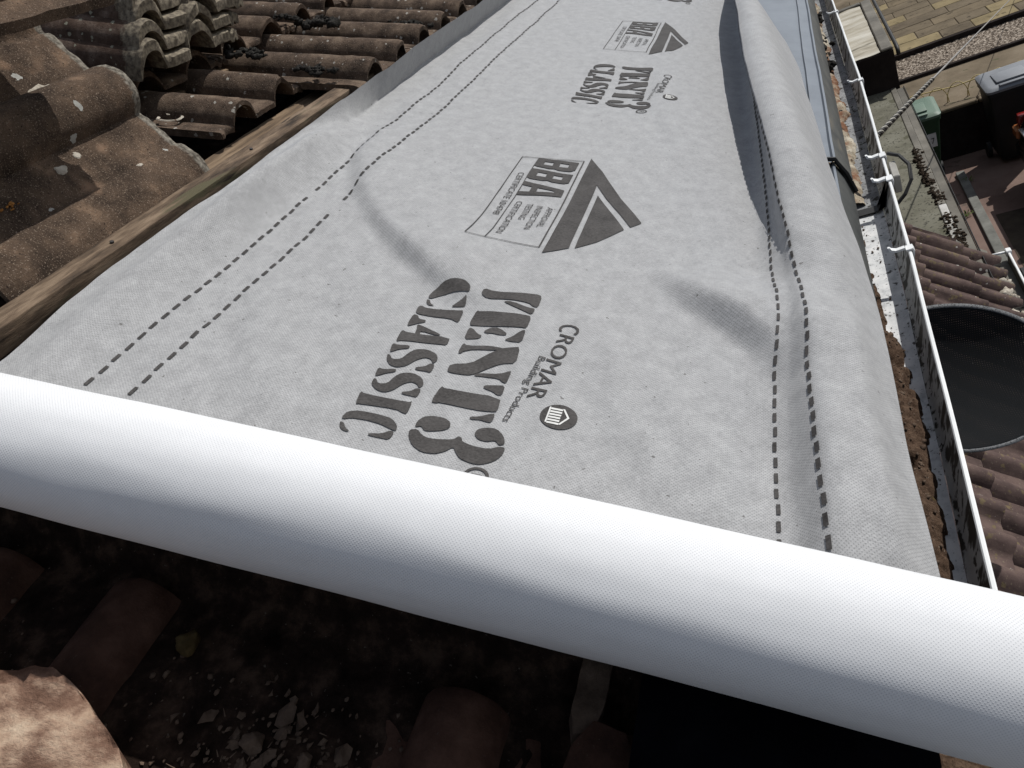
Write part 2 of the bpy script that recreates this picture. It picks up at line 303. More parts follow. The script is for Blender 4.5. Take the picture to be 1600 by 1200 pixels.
# ================================================================== THE MEMBRANE
def sstep(a, b, x):
    t = np.clip((x - a) / (b - a), 0, 1); return t * t * (3 - 2 * t)
SK = np.array([-.05, -.10, -.14, -.18, -.22, -.272])
KEYS = [   # u : six (v, n) points of the rucked lower margin, seen in section
    (.30, [(-.05, 0), (-.10, 0), (-.14, .000), (-.18, .000), (-.22, .000), (-.266, .000)]),
    (.365, [(-.05, 0), (-.10, 0), (-.14, .001), (-.179, .003), (-.22, .003), (-.265, .001)]),
    (.45, [(-.05, 0), (-.104, -.001), (-.139, .007), (-.166, .034), (-.205, .036), (-.256, .012)]),
    (.60, [(-.05, 0), (-.103, -.001), (-.136, .009), (-.157, .047), (-.198, .047), (-.251, .014)]),
    (.74, [(-.05, 0), (-.102, .0), (-.133, .012), (-.154, .044), (-.198, .046), (-.252, .012)]),
    (.90, [(-.05, 0), (-.10, 0), (-.130, .016), (-.149, .040), (-.198, .042), (-.254, .006)]),
    (1.05, [(-.05, 0), (-.10, 0), (-.122, .024), (-.128, .058), (-.180, .060), (-.246, .006)]),
    (1.28, [(-.045, 0), (-.092, .0), (-.108, .035), (-.096, .085), (-.150, .092), (-.228, .010)]),
    (1.72, [(-.02, 0), (-.066, .0), (-.078, .045), (-.042, .100), (-.098, .112), (-.196, .018)]),
    (2.05, [(.005, 0), (-.05, .0), (-.065, .05), (-.014, .115), (-.062, .130), (-.150, .050)]),
    (2.35, [(.03, 0), (-.03, .0), (-.045, .055), (.010, .115), (-.022, .128), (-.056, .085)]),
    (3.0, [(.04, 0), (-.02, .0), (-.04, .055), (.020, .115), (-.012, .128), (-.045, .085)]),
    (4.2, [(.04, 0), (-.02, .0), (-.04, .055), (.020, .115), (-.012, .128), (-.045, .085)]),
]
KU = np.array([k[0] for k in KEYS]); KP = np.array([k[1] for k in KEYS])      # (K,6,2)
def catmull(ts, P, t):
    """P: (...,6) values at knots ts; t in descending s -> use parameter along index"""
    return P
def cubic_u(U):
    """Smooth interpolation of the key tables along u -> (N,6,2)"""
    m = np.gradient(KP, KU, axis=0)
    i = np.clip(np.searchsorted(KU, U, side='right') - 1, 0, len(KU) - 2)
    h = (KU[i + 1] - KU[i]); t = np.clip((U - KU[i]) / h, 0, 1)
    h = h[:, None, None]; t = t[:, None, None]
    h00 = 2 * t**3 - 3 * t**2 + 1; h10 = t**3 - 2 * t**2 + t; h01 = -2 * t**3 + 3 * t**2; h11 = t**3 - t**2
    return h00 * KP[i] + h10 * h * m[i] + h01 * KP[i + 1] + h11 * h * m[i + 1]
def section(U, S):
    """(v, n) of the sheet at u=U for cloth coordinate S"""
    P = cubic_u(U)
    v = S.copy(); n = np.zeros_like(S)
    m = S < SK[0]
    if m.any():
        Pm = P[m]; s = S[m]
        Pe = np.concatenate([np.stack([Pm[:, 0, 0] + .05, 0 * Pm[:, 0, 1]], 1)[:, None], Pm, (2 * Pm[:, -1] - Pm[:, -2])[:, None]], 1)
        idx = np.clip(np.searchsorted(-SK, -s, side='right') - 1, 0, 4)
        t = (SK[idx] - s) / (SK[idx] - SK[idx + 1]); t = t[:, None]
        r = np.arange(len(s))
        p0, p1, p2, p3 = Pe[r, idx], Pe[r, idx + 1], Pe[r, idx + 2], Pe[r, idx + 3]
        q = .5 * ((2 * p1) + (-p0 + p2) * t + (2 * p0 - 5 * p1 + 4 * p2 - p3) * t**2 + (-p0 + 3 * p1 - 3 * p2 + p3) * t**3)
        v[m] = q[:, 0]; n[m] = q[:, 1]
    # sheet just above the ruck slides with it, fading out up the slope
    up = ~m
    sh = P[:, 0, 0] + .05
    v[up] += (sh * (1 - sstep(-.05, .18, S)))[up]
    return v, n
RIDGES = [  # polyline in (u, s), height at each point, steep width, gentle width
    ([(1.62, .60, .0), (1.34, .600, .007), (1.18, .585, .015), (1.06, .530, .016), (.97, .462, .015), (.89, .385, .021), (.83, .315, .015), (.78, .24, .0)], .029, .18),
    ([(1.02, .05, .0), (.93, .015, .009), (.875, -.030, .024), (.835, -.080, .033), (.785, -.125, .022), (.71, -.150, .0)], .041, .14),
    ([(2.6, .66, .004), (2.2, .60, .009), (1.9, .60, .008), (1.65, .64, .0)], .05, .10),
        ([(.80, .10, .0), (.70, .06, .004), (.60, .015, .006), (.52, -.04, .006), (.46, -.09, .004), (.38, -.12, .0)], .045, .09),
    ([(.78, .03, .0), (.66, -.01, .004), (.56, -.06, .004), (.46, -.10, .0)], .03, .05),
    ([(1.02, .34, .0), (.86, .30, .004), (.76, .22, .004), (.70, .10, .0)], .03, .08),
    ([(2.0, .10, .0), (1.72, .12, .005), (1.50, .06, .005), (1.30, .02, .0)], .04, .09),
    ([(.80, .52, .0), (.68, .50, .004), (.58, .44, .004), (.48, .36, .0)], .04, .08),
    ([(.90, -.235, .0), (.74, -.225, .004), (.60, -.228, .005), (.46, -.232, .004)], .022, .03),
]
def ridge(U, S, poly, w1, w2):
    best = np.full(U.shape, 1e9); sd_ = np.zeros_like(U); A = np.zeros_like(U)
    for (a, b) in zip(poly[:-1], poly[1:]):
        d = np.array([b[0] - a[0], b[1] - a[1]]); L2 = d @ d
        t = np.clip(((U - a[0]) * d[0] + (S - a[1]) * d[1]) / L2, 0, 1)
        dx = U - a[0] - t * d[0]; dy = S - a[1] - t * d[1]
        dist = np.hypot(dx, dy)
        side = np.sign(d[0] * dy - d[1] * dx)       # +1 to the left of travel
        k = dist < best
        best[k] = dist[k]; sd_[k] = (side * dist)[k]; A[k] = (a[2] + t * (b[2] - a[2]))[k]
    # travel runs towards the camera: the lower left face (negative side) is the steep one
    st = np.where(sd_ < 0, 1 - sstep(0, w1, -sd_), (1 - sstep(0, w2, sd_)))
    return A * st
def cloth(U, S):
    U = np.asarray(U, float).ravel(); S = np.asarray(S, float).ravel()
    v, n = section(U, S)
    for poly, w1, w2 in RIDGES: n = n + ridge(U, S, poly, w1, w2)
    f = sstep(.38, .6, U)
    mid = 1 - .6 * (1 - sstep(-.3, -.1, S))
    n = n + f * mid * np.array([.0022 * noise.noise(Vector((a * 7 + 3, b * 11, 1.5))) + .0016 * noise.noise(Vector((a * 13 + b * 9, b * 19 - a * 6, 4.5))) + .0007 * noise.noise(Vector((a * 34 + b * 20, b * 38, 8.5))) + .0021 * max(0.0, 1 - abs(noise.noise(Vector((a * 5 + b * 3, b * 7 - a * 2, 21.5)))))**11 * max(0.0, min(1.0, .35 + 2.2 * noise.noise(Vector((a * 4, b * 4, 33))))) for a, b in zip(U, S)])
    n = n + f * (.0012 * np.sin(U * 9.1 + S * 6) + .0010 * np.sin(U * 4.3 - S * 13 + 1.7) + .0007 * np.sin(U * 23 + S * 17 + .6) + .0005 * np.sin(U * 31 - S * 41))
    # upper edge turns up away from the camera
    eu = [.3, .5, .6, .69, .83, 1.0, 1.3, 1.8, 2.1, 4.2]
    ev = np.interp(U, eu, [.712, .712, .718, .719, .710, .704, .692, .676, .674, .674]); en = np.interp(U, eu, [.008, .010, .015, .021, .028, .029, .050, .064, .065, .065])
    far = sstep(1.1, 1.5, U)
    e0 = .650 * (1 - far) + .690 * far
    e = np.clip((S - e0) / (.735 - e0), 0, 1)
    hp = np.interp(U, [.36, .5, .7, .95, 1.12, 1.4], [0, .012, .030, .054, .046, 0])
    n = n + hp * (sstep(.60, .685, S) - sstep(.655, .738, S)) + en * e**(1.4 - .4 * far); v = v + (ev - .735) * e**(1.2 - .2 * far)
    n = n + .003                                    # lies on the battens
    return v, n
def clothP(U, S, off=0.0):
    v, n = cloth(U, S)
    if off:
        d = .002
        va, na = cloth(np.asarray(U) + d, S); vb, nb = cloth(U, np.asarray(S) + d)
        tu = np.stack([np.full_like(v, d), va - v, na - n], 1); ts = np.stack([np.zeros_like(v), vb - v, nb - n], 1)
        N = np.cross(tu, ts); N /= np.linalg.norm(N, axis=1)[:, None]
        P = np.stack([np.asarray(U, float).ravel(), v, n], 1) + N * off
    else:
        P = np.stack([np.asarray(U, float).ravel(), v, n], 1)
    Y = P[:, 1] * CP - P[:, 2] * SP; Z = P[:, 1] * SP + P[:, 2] * CP + Z0
    return np.stack([P[:, 0], Y, Z], 1)

membrane = thing('roofing_membrane', 'grey printed roofing membrane unrolled along the eaves, its fat white roll lying across the foreground', 'roofing membrane')
RA, RR = .353, .0566                                # roll axis u, radius
us = np.concatenate([np.arange(RA, 1.6, .007), np.arange(1.6, 3.9, .012)])
ss = np.concatenate([np.arange(-.272, -.04, .004), np.arange(-.04, .69, .008), np.arange(.69, .7351, .004)])
UU, SS = np.meshgrid(us, ss, indexing='ij')
PV = clothP(UU, SS)
nu, ns = UU.shape
idx = np.arange(nu * ns).reshape(nu, ns)
fs = np.stack([idx[:-1, :-1], idx[1:, :-1], idx[1:, 1:], idx[:-1, 1:]], -1).reshape(-1, 4)
sheet = from_data('membrane_sheet', PV, fs.tolist(), M['felt_grey'], membrane, True)
uvl = sheet.data.uv_layers.new(name='cloth')
uvs = np.stack([UU.ravel(), SS.ravel()], 1)
li = np.zeros(len(sheet.data.loops), int); sheet.data.loops.foreach_get('vertex_index', li)
uvl.data.foreach_set('uv', uvs[li].ravel())

# roll
vs, fs, uvd = [], [], []
vv = np.linspace(-.30, .742, 60); NA = 96
for j, v in enumerate(vv):
    q = (v - .22) / .52
    dn = .0016 - .0042 * q * q * .9
    for i in range(NA + 1):
        a = 2 * math.pi * i / NA
        rr = RR + .0004 * math.sin(3 * a + 9 * v) + .0003 * math.sin(v * 21) + .0005 * noise.noise(Vector((math.cos(a) * 1.5, math.sin(a) * 1.5, v * 5))) + .0005 * noise.noise(Vector((math.cos(a) * 4, math.sin(a) * 4, v * 13)))
        vs.append(W(RA + rr * math.cos(a) - .6 * dn * 0, v, RR + .003 + rr * math.sin(a) + dn)); uvd.append((a * RR, v))
for j in range(len(vv) - 1):
    for i in range(NA):
        p = j * (NA + 1) + i
        fs.append((p, p + 1, p + NA + 2, p + NA + 1))
roll = from_data('roll', vs, fs, M['roll_white'], membrane, True)
uvl = roll.data.uv_layers.new(name='cloth')
for lp in roll.data.loops: uvl.data[lp.index].uv = uvd[lp.vertex_index]
bm = bmesh.new()                                    # the wound end faces: spiral ledges round a cardboard core
for vend, sgn in ((-.30, -1), (.742, 1)):
    prev = None
    for k, r in enumerate([RR, .050, .0495, .044, .0435, .038, .034]):
        ring = [bm.verts.new(W(RA + r * math.cos(2 * math.pi * i / 48), vend + sgn * (.0015 * (k % 2) - .001), RR + .003 + r * math.sin(2 * math.pi * i / 48))) for i in range(48)]
        if prev:
            for i in range(48): bm.faces.new([prev[i], prev[(i + 1) % 48], ring[(i + 1) % 48], ring[i]])
        prev = ring
from_bm('wound_edge', bm, M['gutter_out'], roll, True)

# ---- printing: outlines in membrane metres (u, s)
def crop(cx, cy): pass
def print_mesh(name, polys, parent, du=0.0, ds=0.0, mat_=None, off=.0013):
    bm = bmesh.new()
    for poly in polys:
        v = [bm.verts.new((p[0], p[1], 0)) for p in poly]
        try: bm.faces.new(v).normal_update()
        except ValueError: continue
    bmesh.ops.triangulate(bm, faces=bm.faces[:], ngon_method='EAR_CLIP')
    for lim in (.03, .016, .009):
        e = [x for x in bm.edges if x.calc_length() > lim]
        if e: bmesh.ops.subdivide_edges(bm, edges=e, cuts=1)
        bmesh.ops.triangulate(bm, faces=[f for f in bm.faces if len(f.verts) > 3])
    bm.normal_update()
    for f in bm.faces:
        if f.normal.z < 0: f.normal_flip()
    P = np.array([v.co[:2] for v in bm.verts])
    Q = clothP(P[:, 0] + du, P[:, 1] + ds, off)
    for v, q in zip(bm.verts, Q): v.co = q
    o = from_bm(name, bm, mat_ or M['ink'], parent, True)
    return o
def smooth_poly(p, it=1):
    p = [tuple(a) for a in p]
    for _ in range(it):
        q = []
        for a, b in zip(p, p[1:] + p[:1]):
            q.append((a[0] * .78 + b[0] * .22, a[1] * .78 + b[1] * .22)); q.append((a[0] * .22 + b[0] * .78, a[1] * .22 + b[1] * .78))
        p = q
    return p
GLYPHS = [
    [(.803,.245),(.803,.232),(.819,.179),(.817,.17),(.789,.169),(.788,.175),(.795,.183),(.791,.209),(.785,.236),(.791,.246)],
    [(.784,.216),(.788,.203),(.783,.18),(.784,.171),(.768,.172),(.772,.182)],
    [(.758,.241),(.756,.236),(.764,.18),(.763,.171),(.735,.17),(.735,.177),(.726,.232),(.724,.239),(.733,.242)],
    [(.718,.239),(.719,.234),(.708,.224),(.706,.218),(.7,.22),(.697,.225),(.693,.237)],
    [(.716,.219),(.726,.213),(.728,.204),(.72,.191),(.716,.191),(.714,.2),(.715,.206),(.713,.217)],
    [(.731,.17),(.707,.169),(.705,.182),(.706,.191),(.715,.183),(.729,.175)],
    [(.685,.235),(.681,.229),(.689,.203),(.689,.185),(.685,.186),(.682,.198),(.677,.219),(.669,.23),(.664,.231),(.664,.235)],
    [(.697,.168),(.666,.165),(.661,.181),(.649,.193),(.635,.204),(.629,.212),(.627,.231),(.629,.236),(.641,.236),(.651,.215),(.67,.203),(.688,.189),(.694,.177)],
    [(.631,.206),(.637,.202),(.643,.178),(.651,.167),(.649,.166),(.629,.166),(.63,.171),(.635,.177),(.633,.194)],
    [(.625,.166),(.608,.165),(.607,.171),(.611,.176),(.614,.189),(.619,.188),(.622,.178)],
    [(.602,.233),(.598,.227),(.605,.165),(.58,.162),(.578,.169),(.575,.226),(.573,.229),(.573,.235)],
    [(.576,.163),(.561,.163),(.561,.169),(.563,.176),(.561,.187),(.565,.188),(.568,.178),(.574,.169)],
    [(.531,.237),(.54,.238),(.549,.234),(.553,.226),(.554,.212),(.549,.204),(.541,.202),(.535,.207),(.53,.219),(.529,.226),(.535,.231)],
    [(.539,.175),(.547,.174),(.552,.166),(.553,.155),(.544,.145),(.532,.14),(.529,.146),(.534,.15),(.534,.154),(.531,.159),(.532,.169)],
    [(.526,.241),(.529,.233),(.522,.226),(.519,.217),(.522,.199),(.525,.192),(.531,.189),(.529,.185),(.524,.183),(.521,.171),(.521,.154),(.527,.145),(.527,.138),(.515,.139),(.506,.144),(.498,.155),(.497,.165),(.5,.178),(.508,.185),(.514,.189),(.505,.195),(.499,.204),(.498,.217),(.505,.23),(.516,.238)],
    [(.774,.313),(.79,.311),(.805,.303),(.811,.29),(.81,.274),(.801,.263),(.79,.261),(.791,.27),(.789,.285),(.78,.299),(.771,.308)],
    [(.768,.312),(.768,.308),(.76,.304),(.756,.297),(.755,.305),(.76,.31)],
    [(.786,.263),(.764,.258),(.761,.264),(.758,.276),(.77,.271),(.779,.266)],
    [(.751,.313),(.747,.305),(.752,.265),(.755,.257),(.727,.255),(.728,.26),(.732,.267),(.73,.305),(.732,.314),(.747,.316)],
    [(.728,.315),(.727,.308),(.72,.305),(.72,.295),(.715,.295),(.71,.302),(.704,.307),(.699,.312),(.71,.314)],
    [(.707,.302),(.707,.296),(.696,.267),(.692,.269),(.696,.293),(.687,.291),(.685,.297),(.698,.299)],
    [(.689,.314),(.686,.307),(.693,.254),(.675,.252),(.675,.261),(.668,.306),(.663,.312),(.68,.314)],
    [(.638,.312),(.637,.308),(.63,.303),(.633,.293),(.647,.289),(.656,.284),(.66,.272),(.655,.258),(.644,.252),(.635,.255),(.643,.26),(.644,.268),(.636,.276),(.623,.282),(.617,.291),(.619,.301),(.628,.309)],
    [(.659,.314),(.657,.307),(.661,.293),(.655,.292),(.65,.302),(.645,.307),(.642,.311)],
    [(.634,.252),(.619,.252),(.62,.258),(.619,.27),(.623,.272),(.628,.262),(.635,.258)],
    [(.592,.309),(.592,.306),(.585,.301),(.588,.291),(.601,.288),(.609,.283),(.613,.271),(.608,.258),(.598,.252),(.591,.255),(.597,.26),(.598,.268),(.591,.275),(.579,.281),(.573,.289),(.575,.299),(.582,.308)],
    [(.612,.312),(.61,.305),(.614,.291),(.609,.29),(.604,.3),(.599,.305),(.596,.31)],
    [(.59,.252),(.576,.252),(.576,.258),(.576,.269),(.579,.271),(.583,.262),(.59,.258)],
    [(.568,.314),(.565,.308),(.565,.257),(.569,.254),(.547,.252),(.548,.258),(.551,.265),(.549,.307),(.547,.311)],
    [(.524,.316),(.534,.314),(.539,.302),(.538,.279),(.536,.264),(.528,.255),(.52,.253),(.521,.259),(.525,.273),(.527,.291),(.526,.306),(.522,.313)],
    [(.518,.315),(.517,.31),(.51,.305),(.506,.298),(.505,.304),(.509,.311)],
    [(.518,.254),(.506,.255),(.506,.265),(.506,.279),(.509,.278),(.512,.266),(.519,.259)]]
def font_polys(txt, cap):
    """built-in font outline triangles, cap height = cap, starting at x = 0"""
    cu = bpy.data.curves.new('t', 'FONT'); cu.body = txt; cu.size = cap / .69; cu.resolution_u = 3
    o = bpy.data.objects.new('t', cu); C.objects.link(o)
    me = o.to_mesh()
    P = [[tuple(me.vertices[i].co[:2]) for i in f.vertices] for f in me.polygons]
    o.to_mesh_clear(); bpy.data.objects.remove(o); bpy.data.curves.remove(cu)
    return P
def place(polys, u0, s0, squash=1.0, rot=0.0):
    """text x runs towards -u, text up runs towards -s"""
    c, s_ = math.cos(rot), math.sin(rot)
    out = []
    for p in polys:
        out.append([(u0 - (x * squash * c - y * s_), s0 - (x * squash * s_ + y * c)) for x, y in p])
    return out
def width(polys): return max(x for p in polys for x, y in p)
def fit(txt, cap, u0, s0, u1, s1):
    P = font_polys(txt, cap); wd = width(P); L = math.hypot(u0 - u1, s1 - s0)
    return place(P, u0, s0, L / wd, math.atan2(-(s0 - s1), u0 - u1))
def strip(a, b, wd):
    d = Vector((b[0] - a[0], b[1] - a[1])); n = Vector((-d.y, d.x)).normalized() * wd / 2
    return [(a[0] + n.x, a[1] + n.y), (a[0] - n.x, a[1] - n.y), (b[0] - n.x, b[1] - n.y), (b[0] + n.x, b[1] + n.y)]
def ring_polys(cu, cs, r0, r1, k=28, sx=1.0):
    o = []
    for i in range(k):
        a, b = 2 * math.pi * i / k, 2 * math.pi * (i + 1) / k
        o.append([(cu + r0 * math.cos(a), cs + sx * r0 * math.sin(a)), (cu + r1 * math.cos(a), cs + sx * r1 * math.sin(a)), (cu + r1 * math.cos(b), cs + sx * r1 * math.sin(b)), (cu + r0 * math.cos(b), cs + sx * r0 * math.sin(b))])
    return o

stencil = [smooth_poly(p) for p in GLYPHS]
word = fit('C', .025, .763, .1315, .744, .130) + fit('ROMAR', .0185, .741, .1285, .613, .118)
word += fit('Building Products', .0085, .689, .1425, .567, .1315)
regm = ring_polys(.481, .155, .0098, .0128, 30) + font_polys('R', .011) and (ring_polys(.481, .155, .0098, .0128, 30) + place(font_polys('R', .011), .4855, .1605))
disc = [[(.590 + .0205 * math.cos(2 * math.pi * i / 40), .0975 + .0200 * math.sin(2 * math.pi * i / 40)) for i in range(40)]]
def temple():
    # pale pediment outline and columns inside the dark disc; up is -s
    cu, cs = .590, .0975
    T = lambda x, y: (cu - x, cs - y)
    P = [[T(-.0135, .004), T(.0, .0115), T(.0135, .004), T(.0135, .0018), T(.0, .009), T(-.0135, .0018)], [T(-.0135, -.0125), T(.0135, -.0125), T(.0135, -.0108), T(-.0135, -.0108)]]
    P += [[T(-.0125 + k * .0048, -.0105), T(-.0095 + k * .0048, -.0105), T(-.0095 + k * .0048, .0022), T(-.0125 + k * .0048, .0022)] for k in range(6)]
    return P
# approval mark
box = [strip((1.275, .317), (1.289, .206), .0016), strip((.940, .317), (.945, .206), .0016), strip((1.275, .317), (.940, .317), .0016), strip((1.289, .206), (.945, .206), .0022), strip((1.277, .287), (.942, .287), .0014)]
tri = [[(1.305, .196), (.930, .198), (.961, .165), (1.198, .166)], [(1.305, .196), (1.198, .166), (1.058, .089), (1.079, .074)], [(1.162, .158), (.964, .157), (.995, .130), (1.047, .097)]]
def letterB(u0, u1, b=.2875, t=.213):
    h = b - t; w_ = u0 - u1
    F = lambda x, y: (u0 - x * w_, b - y * h)
    R = lambda x0, x1, y0, y1: [F(x0, y0), F(x1, y0), F(x1, y1), F(x0, y1)]
    return [R(0, .30, 0, 1), R(.30, .85, 0, .2), R(.30, .80, .42, .58), R(.30, .85, .8, 1), R(.68, .97, .06, .46)[:0] or [F(.66, .2), F(.85, 0), F(.98, .1), F(1, .4), F(.93, .5), F(.80, .5), F(.66, .42)], [F(.66, .58), F(.80, .5), F(.93, .5), F(1, .62), F(.98, .9), F(.85, 1), F(.66, .8)]]
bba = letterB(1.279, 1.236) + letterB(1.226, 1.182)
F = lambda x, y: (1.172 - x * .053, .2875 - y * .0735)
bba += [[F(0, 0), F(.26, 0), F(.32, .25), F(.45, .80), F(.45, 1), F(.28, 1)], [F(.74, 0), F(1, 0), F(.74, 1), F(.45, 1), F(.45, .80), F(.55, .80), F(.68, .25)], [F(.32, .25), F(.68, .25), F(.65, .40), F(.355, .40)]]
small = fit('APPROVAL', .0098, 1.090, .2265, 1.012, .2265) + fit('INSPECTION', .0098, 1.090, .2435, 1.000, .2435)
small += fit('TESTING', .0098, 1.093, .2605, 1.031, .2605) + fit('CERTIFICATION', .0098, 1.097, .2790, .970, .2790) + fit('CERTIFICATE 10/4748', .0105, 1.203, .3045, 1.034, .3060)
REP, DS = 1.110, -.0135
for k in range(3):
    print_mesh('stencil_lettering', stencil, sheet, REP * k, DS * k)
    print_mesh('maker_name', word + regm, sheet, REP * k, DS * k)
    e = print_mesh('round_emblem', disc, sheet, REP * k, DS * k)
    print_mesh('emblem_columns', temple(), e, REP * k, DS * k, M['felt_plain'] if 'felt_plain' in M else M['sticker'], .0019)
    if k < 2: print_mesh('approval_mark', tri + bba + box + small, sheet, REP * k, DS * k)
# dashed lap lines, slightly wandering
def dashes(s_of, u0, u1, pitch, ln, wd, gaps=()):
    P = []; u = u0; k = 0
    while u < u1:
        j = .0006 * math.sin(k * 2.3)
        if not any(a < u < b for a, b in gaps):
            P.append([(u, s_of(u) + j), (u + ln, s_of(u + ln) + j), (u + ln, s_of(u + ln) + j + wd), (u, s_of(u) + j + wd)])
        u += pitch; k += 1
    return P
print_mesh('dashed_line', dashes(lambda u: .6005, .40, 3.8, .0225, .0135, .0046, [(.985, 1.012)]), sheet)
print_mesh('dashed_line', dashes(lambda u: .546 - .008 * min(1, (u - .4)), .40, 3.8, .0225, .0135, .0046, [(.96, .99)]), sheet)
print_mesh('dashed_line', dashes(lambda u: -.127, .40, 3.6, .0225, .0135, .0050), sheet)
print_mesh('dashed_line', dashes(lambda u: -.176, .455, 3.6, .0225, .0135, .0050), sheet)

# ================================================================== ROOF TILES
def rollprof(d, r, h):
    q = np.clip(1 - (np.abs(d) / r)**2.0, 0, 1); return h * q**.62
def tile_mesh(name, L=.40, seed=0, rough=.0012, chip=0.0, rolls=((.080, .040, .036), (.232, .040, .036)), T=.0135, lip=.300):
    """double-roll interlocking tile: x across (0.335), y tail(0) to head, z up"""
    XS = sorted(set(np.round(np.concatenate([np.linspace(.0, .335, 56)] + [[c - r, c + r] for c, r, h in rolls]), 4)))
    YS = np.concatenate([[0, .004, .012], np.linspace(.03, L - .012, 16), [L - .004, L]])
    def top(x):
        z = sum(float(rollprof(np.array(x - c), r, h)) for c, r, h in rolls)
        if x > lip: z -= .006                       # interlock channel with ribs
        if lip + .012 < x < lip + .021: z += .007
        return z
    def prof(x):
        zt = float(top(x)); zb = zt - T
        return zt, min(zb, zt - .007)
    bm = bmesh.new(); V = {}
    for j, y in enumerate(YS):
        for i, x in enumerate(XS):
            zt, zb = prof(x)
            e = 0.0
            if j == 0 or j == len(YS) - 1: e = .0035
            elif j == 1 or j == len(YS) - 2: e = .0012
            nz = rough * noise.noise(Vector((x * 60 + seed, y * 60, seed * 3))) + rough * .7 * noise.noise(Vector((x * 160, y * 160 + seed, 1)))
            dy = 0
            if j <= 1: dy = .004 * noise.noise(Vector((x * 40 + seed * 5, 3, seed))) + (chip * max(0, noise.noise(Vector((x * 22 + seed * 9, 7, seed))) - .15) * (1 - j * .3))
            ex = 0
            if i in (0, len(XS) - 1): ex = .003 * noise.noise(Vector((y * 50, seed, 2)))
            V[j, i, 0] = bm.verts.new((x + ex, y + dy, zt - e + nz)); V[j, i, 1] = bm.verts.new((x + ex, y + dy, zb + e * .4))
    ny, nx = len(YS), len(XS)
    for j in range(ny - 1):
        for i in range(nx - 1):
            bm.faces.new([V[j, i, 0], V[j, i + 1, 0], V[j + 1, i + 1, 0], V[j + 1, i, 0]])
            bm.faces.new([V[j, i, 1], V[j + 1, i, 1], V[j + 1, i + 1, 1], V[j, i + 1, 1]])
    for i in range(nx - 1):
        bm.faces.new([V[0, i, 1], V[0, i + 1, 1], V[0, i + 1, 0], V[0, i, 0]])
        bm.faces.new([V[ny - 1, i, 0], V[ny - 1, i + 1, 0], V[ny - 1, i + 1, 1], V[ny - 1, i, 1]])
    for j in range(ny - 1):
        bm.faces.new([V[j, 0, 0], V[j + 1, 0, 0], V[j + 1, 0, 1], V[j, 0, 1]])
        bm.faces.new([V[j, nx - 1, 1], V[j + 1, nx - 1, 1], V[j + 1, nx - 1, 0], V[j, nx - 1, 0]])
    bmesh.ops.recalc_face_normals(bm, faces=bm.faces)
    me = bpy.data.meshes.new(name); bm.to_mesh(me); bm.free()
    for p in me.polygons: p.use_smooth = True
    me.set_sharp_from_angle(angle=rad(50))
    return me
def end_crust(m, y0, y1, c_lo, c_hi, thr=.0):
    nt = m.node_tree; b = nt.nodes['Principled BSDF']; L = nt.links.new
    src = b.inputs['Base Color'].links[0].from_socket
    tc = nn(nt, 'ShaderNodeTexCoord'); sp = nn(nt, 'ShaderNodeSeparateXYZ'); L(tc.outputs['Object'], sp.inputs[0])
    mr = nn(nt, 'ShaderNodeMapRange'); L(sp.outputs[1], mr.inputs[0]); mr.inputs[1].default_value = y0; mr.inputs[2].default_value = y1; mr.inputs[3].default_value = 1; mr.inputs[4].default_value = 0
    nz = nn(nt, 'ShaderNodeTexNoise'); nz.inputs['Scale'].default_value = 60; nz.inputs['Detail'].default_value = 9; nz.inputs['Roughness'].default_value = .75; L(tc.outputs['Object'], nz.inputs['Vector'])
    ad = nn(nt, 'ShaderNodeMath', operation='ADD'); L(mr.outputs[0], ad.inputs[0]); L(nz.outputs['Fac'], ad.inputs[1])
    r = nn(nt, 'ShaderNodeValToRGB'); r.color_ramp.elements[0].position = .72 + thr; r.color_ramp.elements[1].position = .84 + thr; sc_ = nn(nt, 'ShaderNodeMath', operation='MULTIPLY'); L(ad.outputs[0], sc_.inputs[0]); sc_.inputs[1].default_value = .75; L(sc_.outputs[0], r.inputs[0])
    n2 = nn(nt, 'ShaderNodeTexNoise'); n2.inputs['Scale'].default_value = 140; n2.inputs['Detail'].default_value = 8; L(tc.outputs['Object'], n2.inputs['Vector'])
    r2 = nn(nt, 'ShaderNodeValToRGB'); r2.color_ramp.elements[0].position = .35; r2.color_ramp.elements[0].color = (*c_lo, 1); r2.color_ramp.elements[1].position = .65; r2.color_ramp.elements[1].color = (*c_hi, 1); L(n2.outputs['Fac'], r2.inputs[0])
    mx = nn(nt, 'ShaderNodeMix', data_type='RGBA'); L(r.outputs[0], mx.inputs[0]); L(src, mx.inputs[6]); L(r2.outputs[0], mx.inputs[7]); L(mx.outputs[2], b.inputs['Base Color'])
end_crust(M['tile_near'], .004, .030, (.07, .06, .048), (.26, .235, .195))
end_crust(M['tile_grey'], .004, .07, (.085, .07, .055), (.24, .205, .15))
TM = [tile_mesh('roof_tile', seed=i * 1.7 + .3, chip=.03 if i % 2 else .012) for i in range(4)]
for t in TM: t.materials.append(M['tile'])
TG = []
for i in range(2):
    t = tile_mesh('roof_tile', seed=21.3 + i * 2.1, chip=.015, T=.022, rolls=((.042, .042, .041), (.196, .042, .041))); t.materials.append(M['tile_grey']); TG.append(t)
ROLL_A = ((.012, .036, .010), (.160, .044, .038))
TN = [tile_mesh('roof_tile', seed=11.3, chip=.015, rough=.0024, rolls=ROLL_A, lip=.282, L=.42), tile_mesh('roof_tile', seed=15.1, chip=.05, rough=.0018)]
for t in TN: t.materials.append(M['tile_near'])
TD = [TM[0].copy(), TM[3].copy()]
for t in TD: t.materials.clear(); t.materials.append(M['tile_dim'])
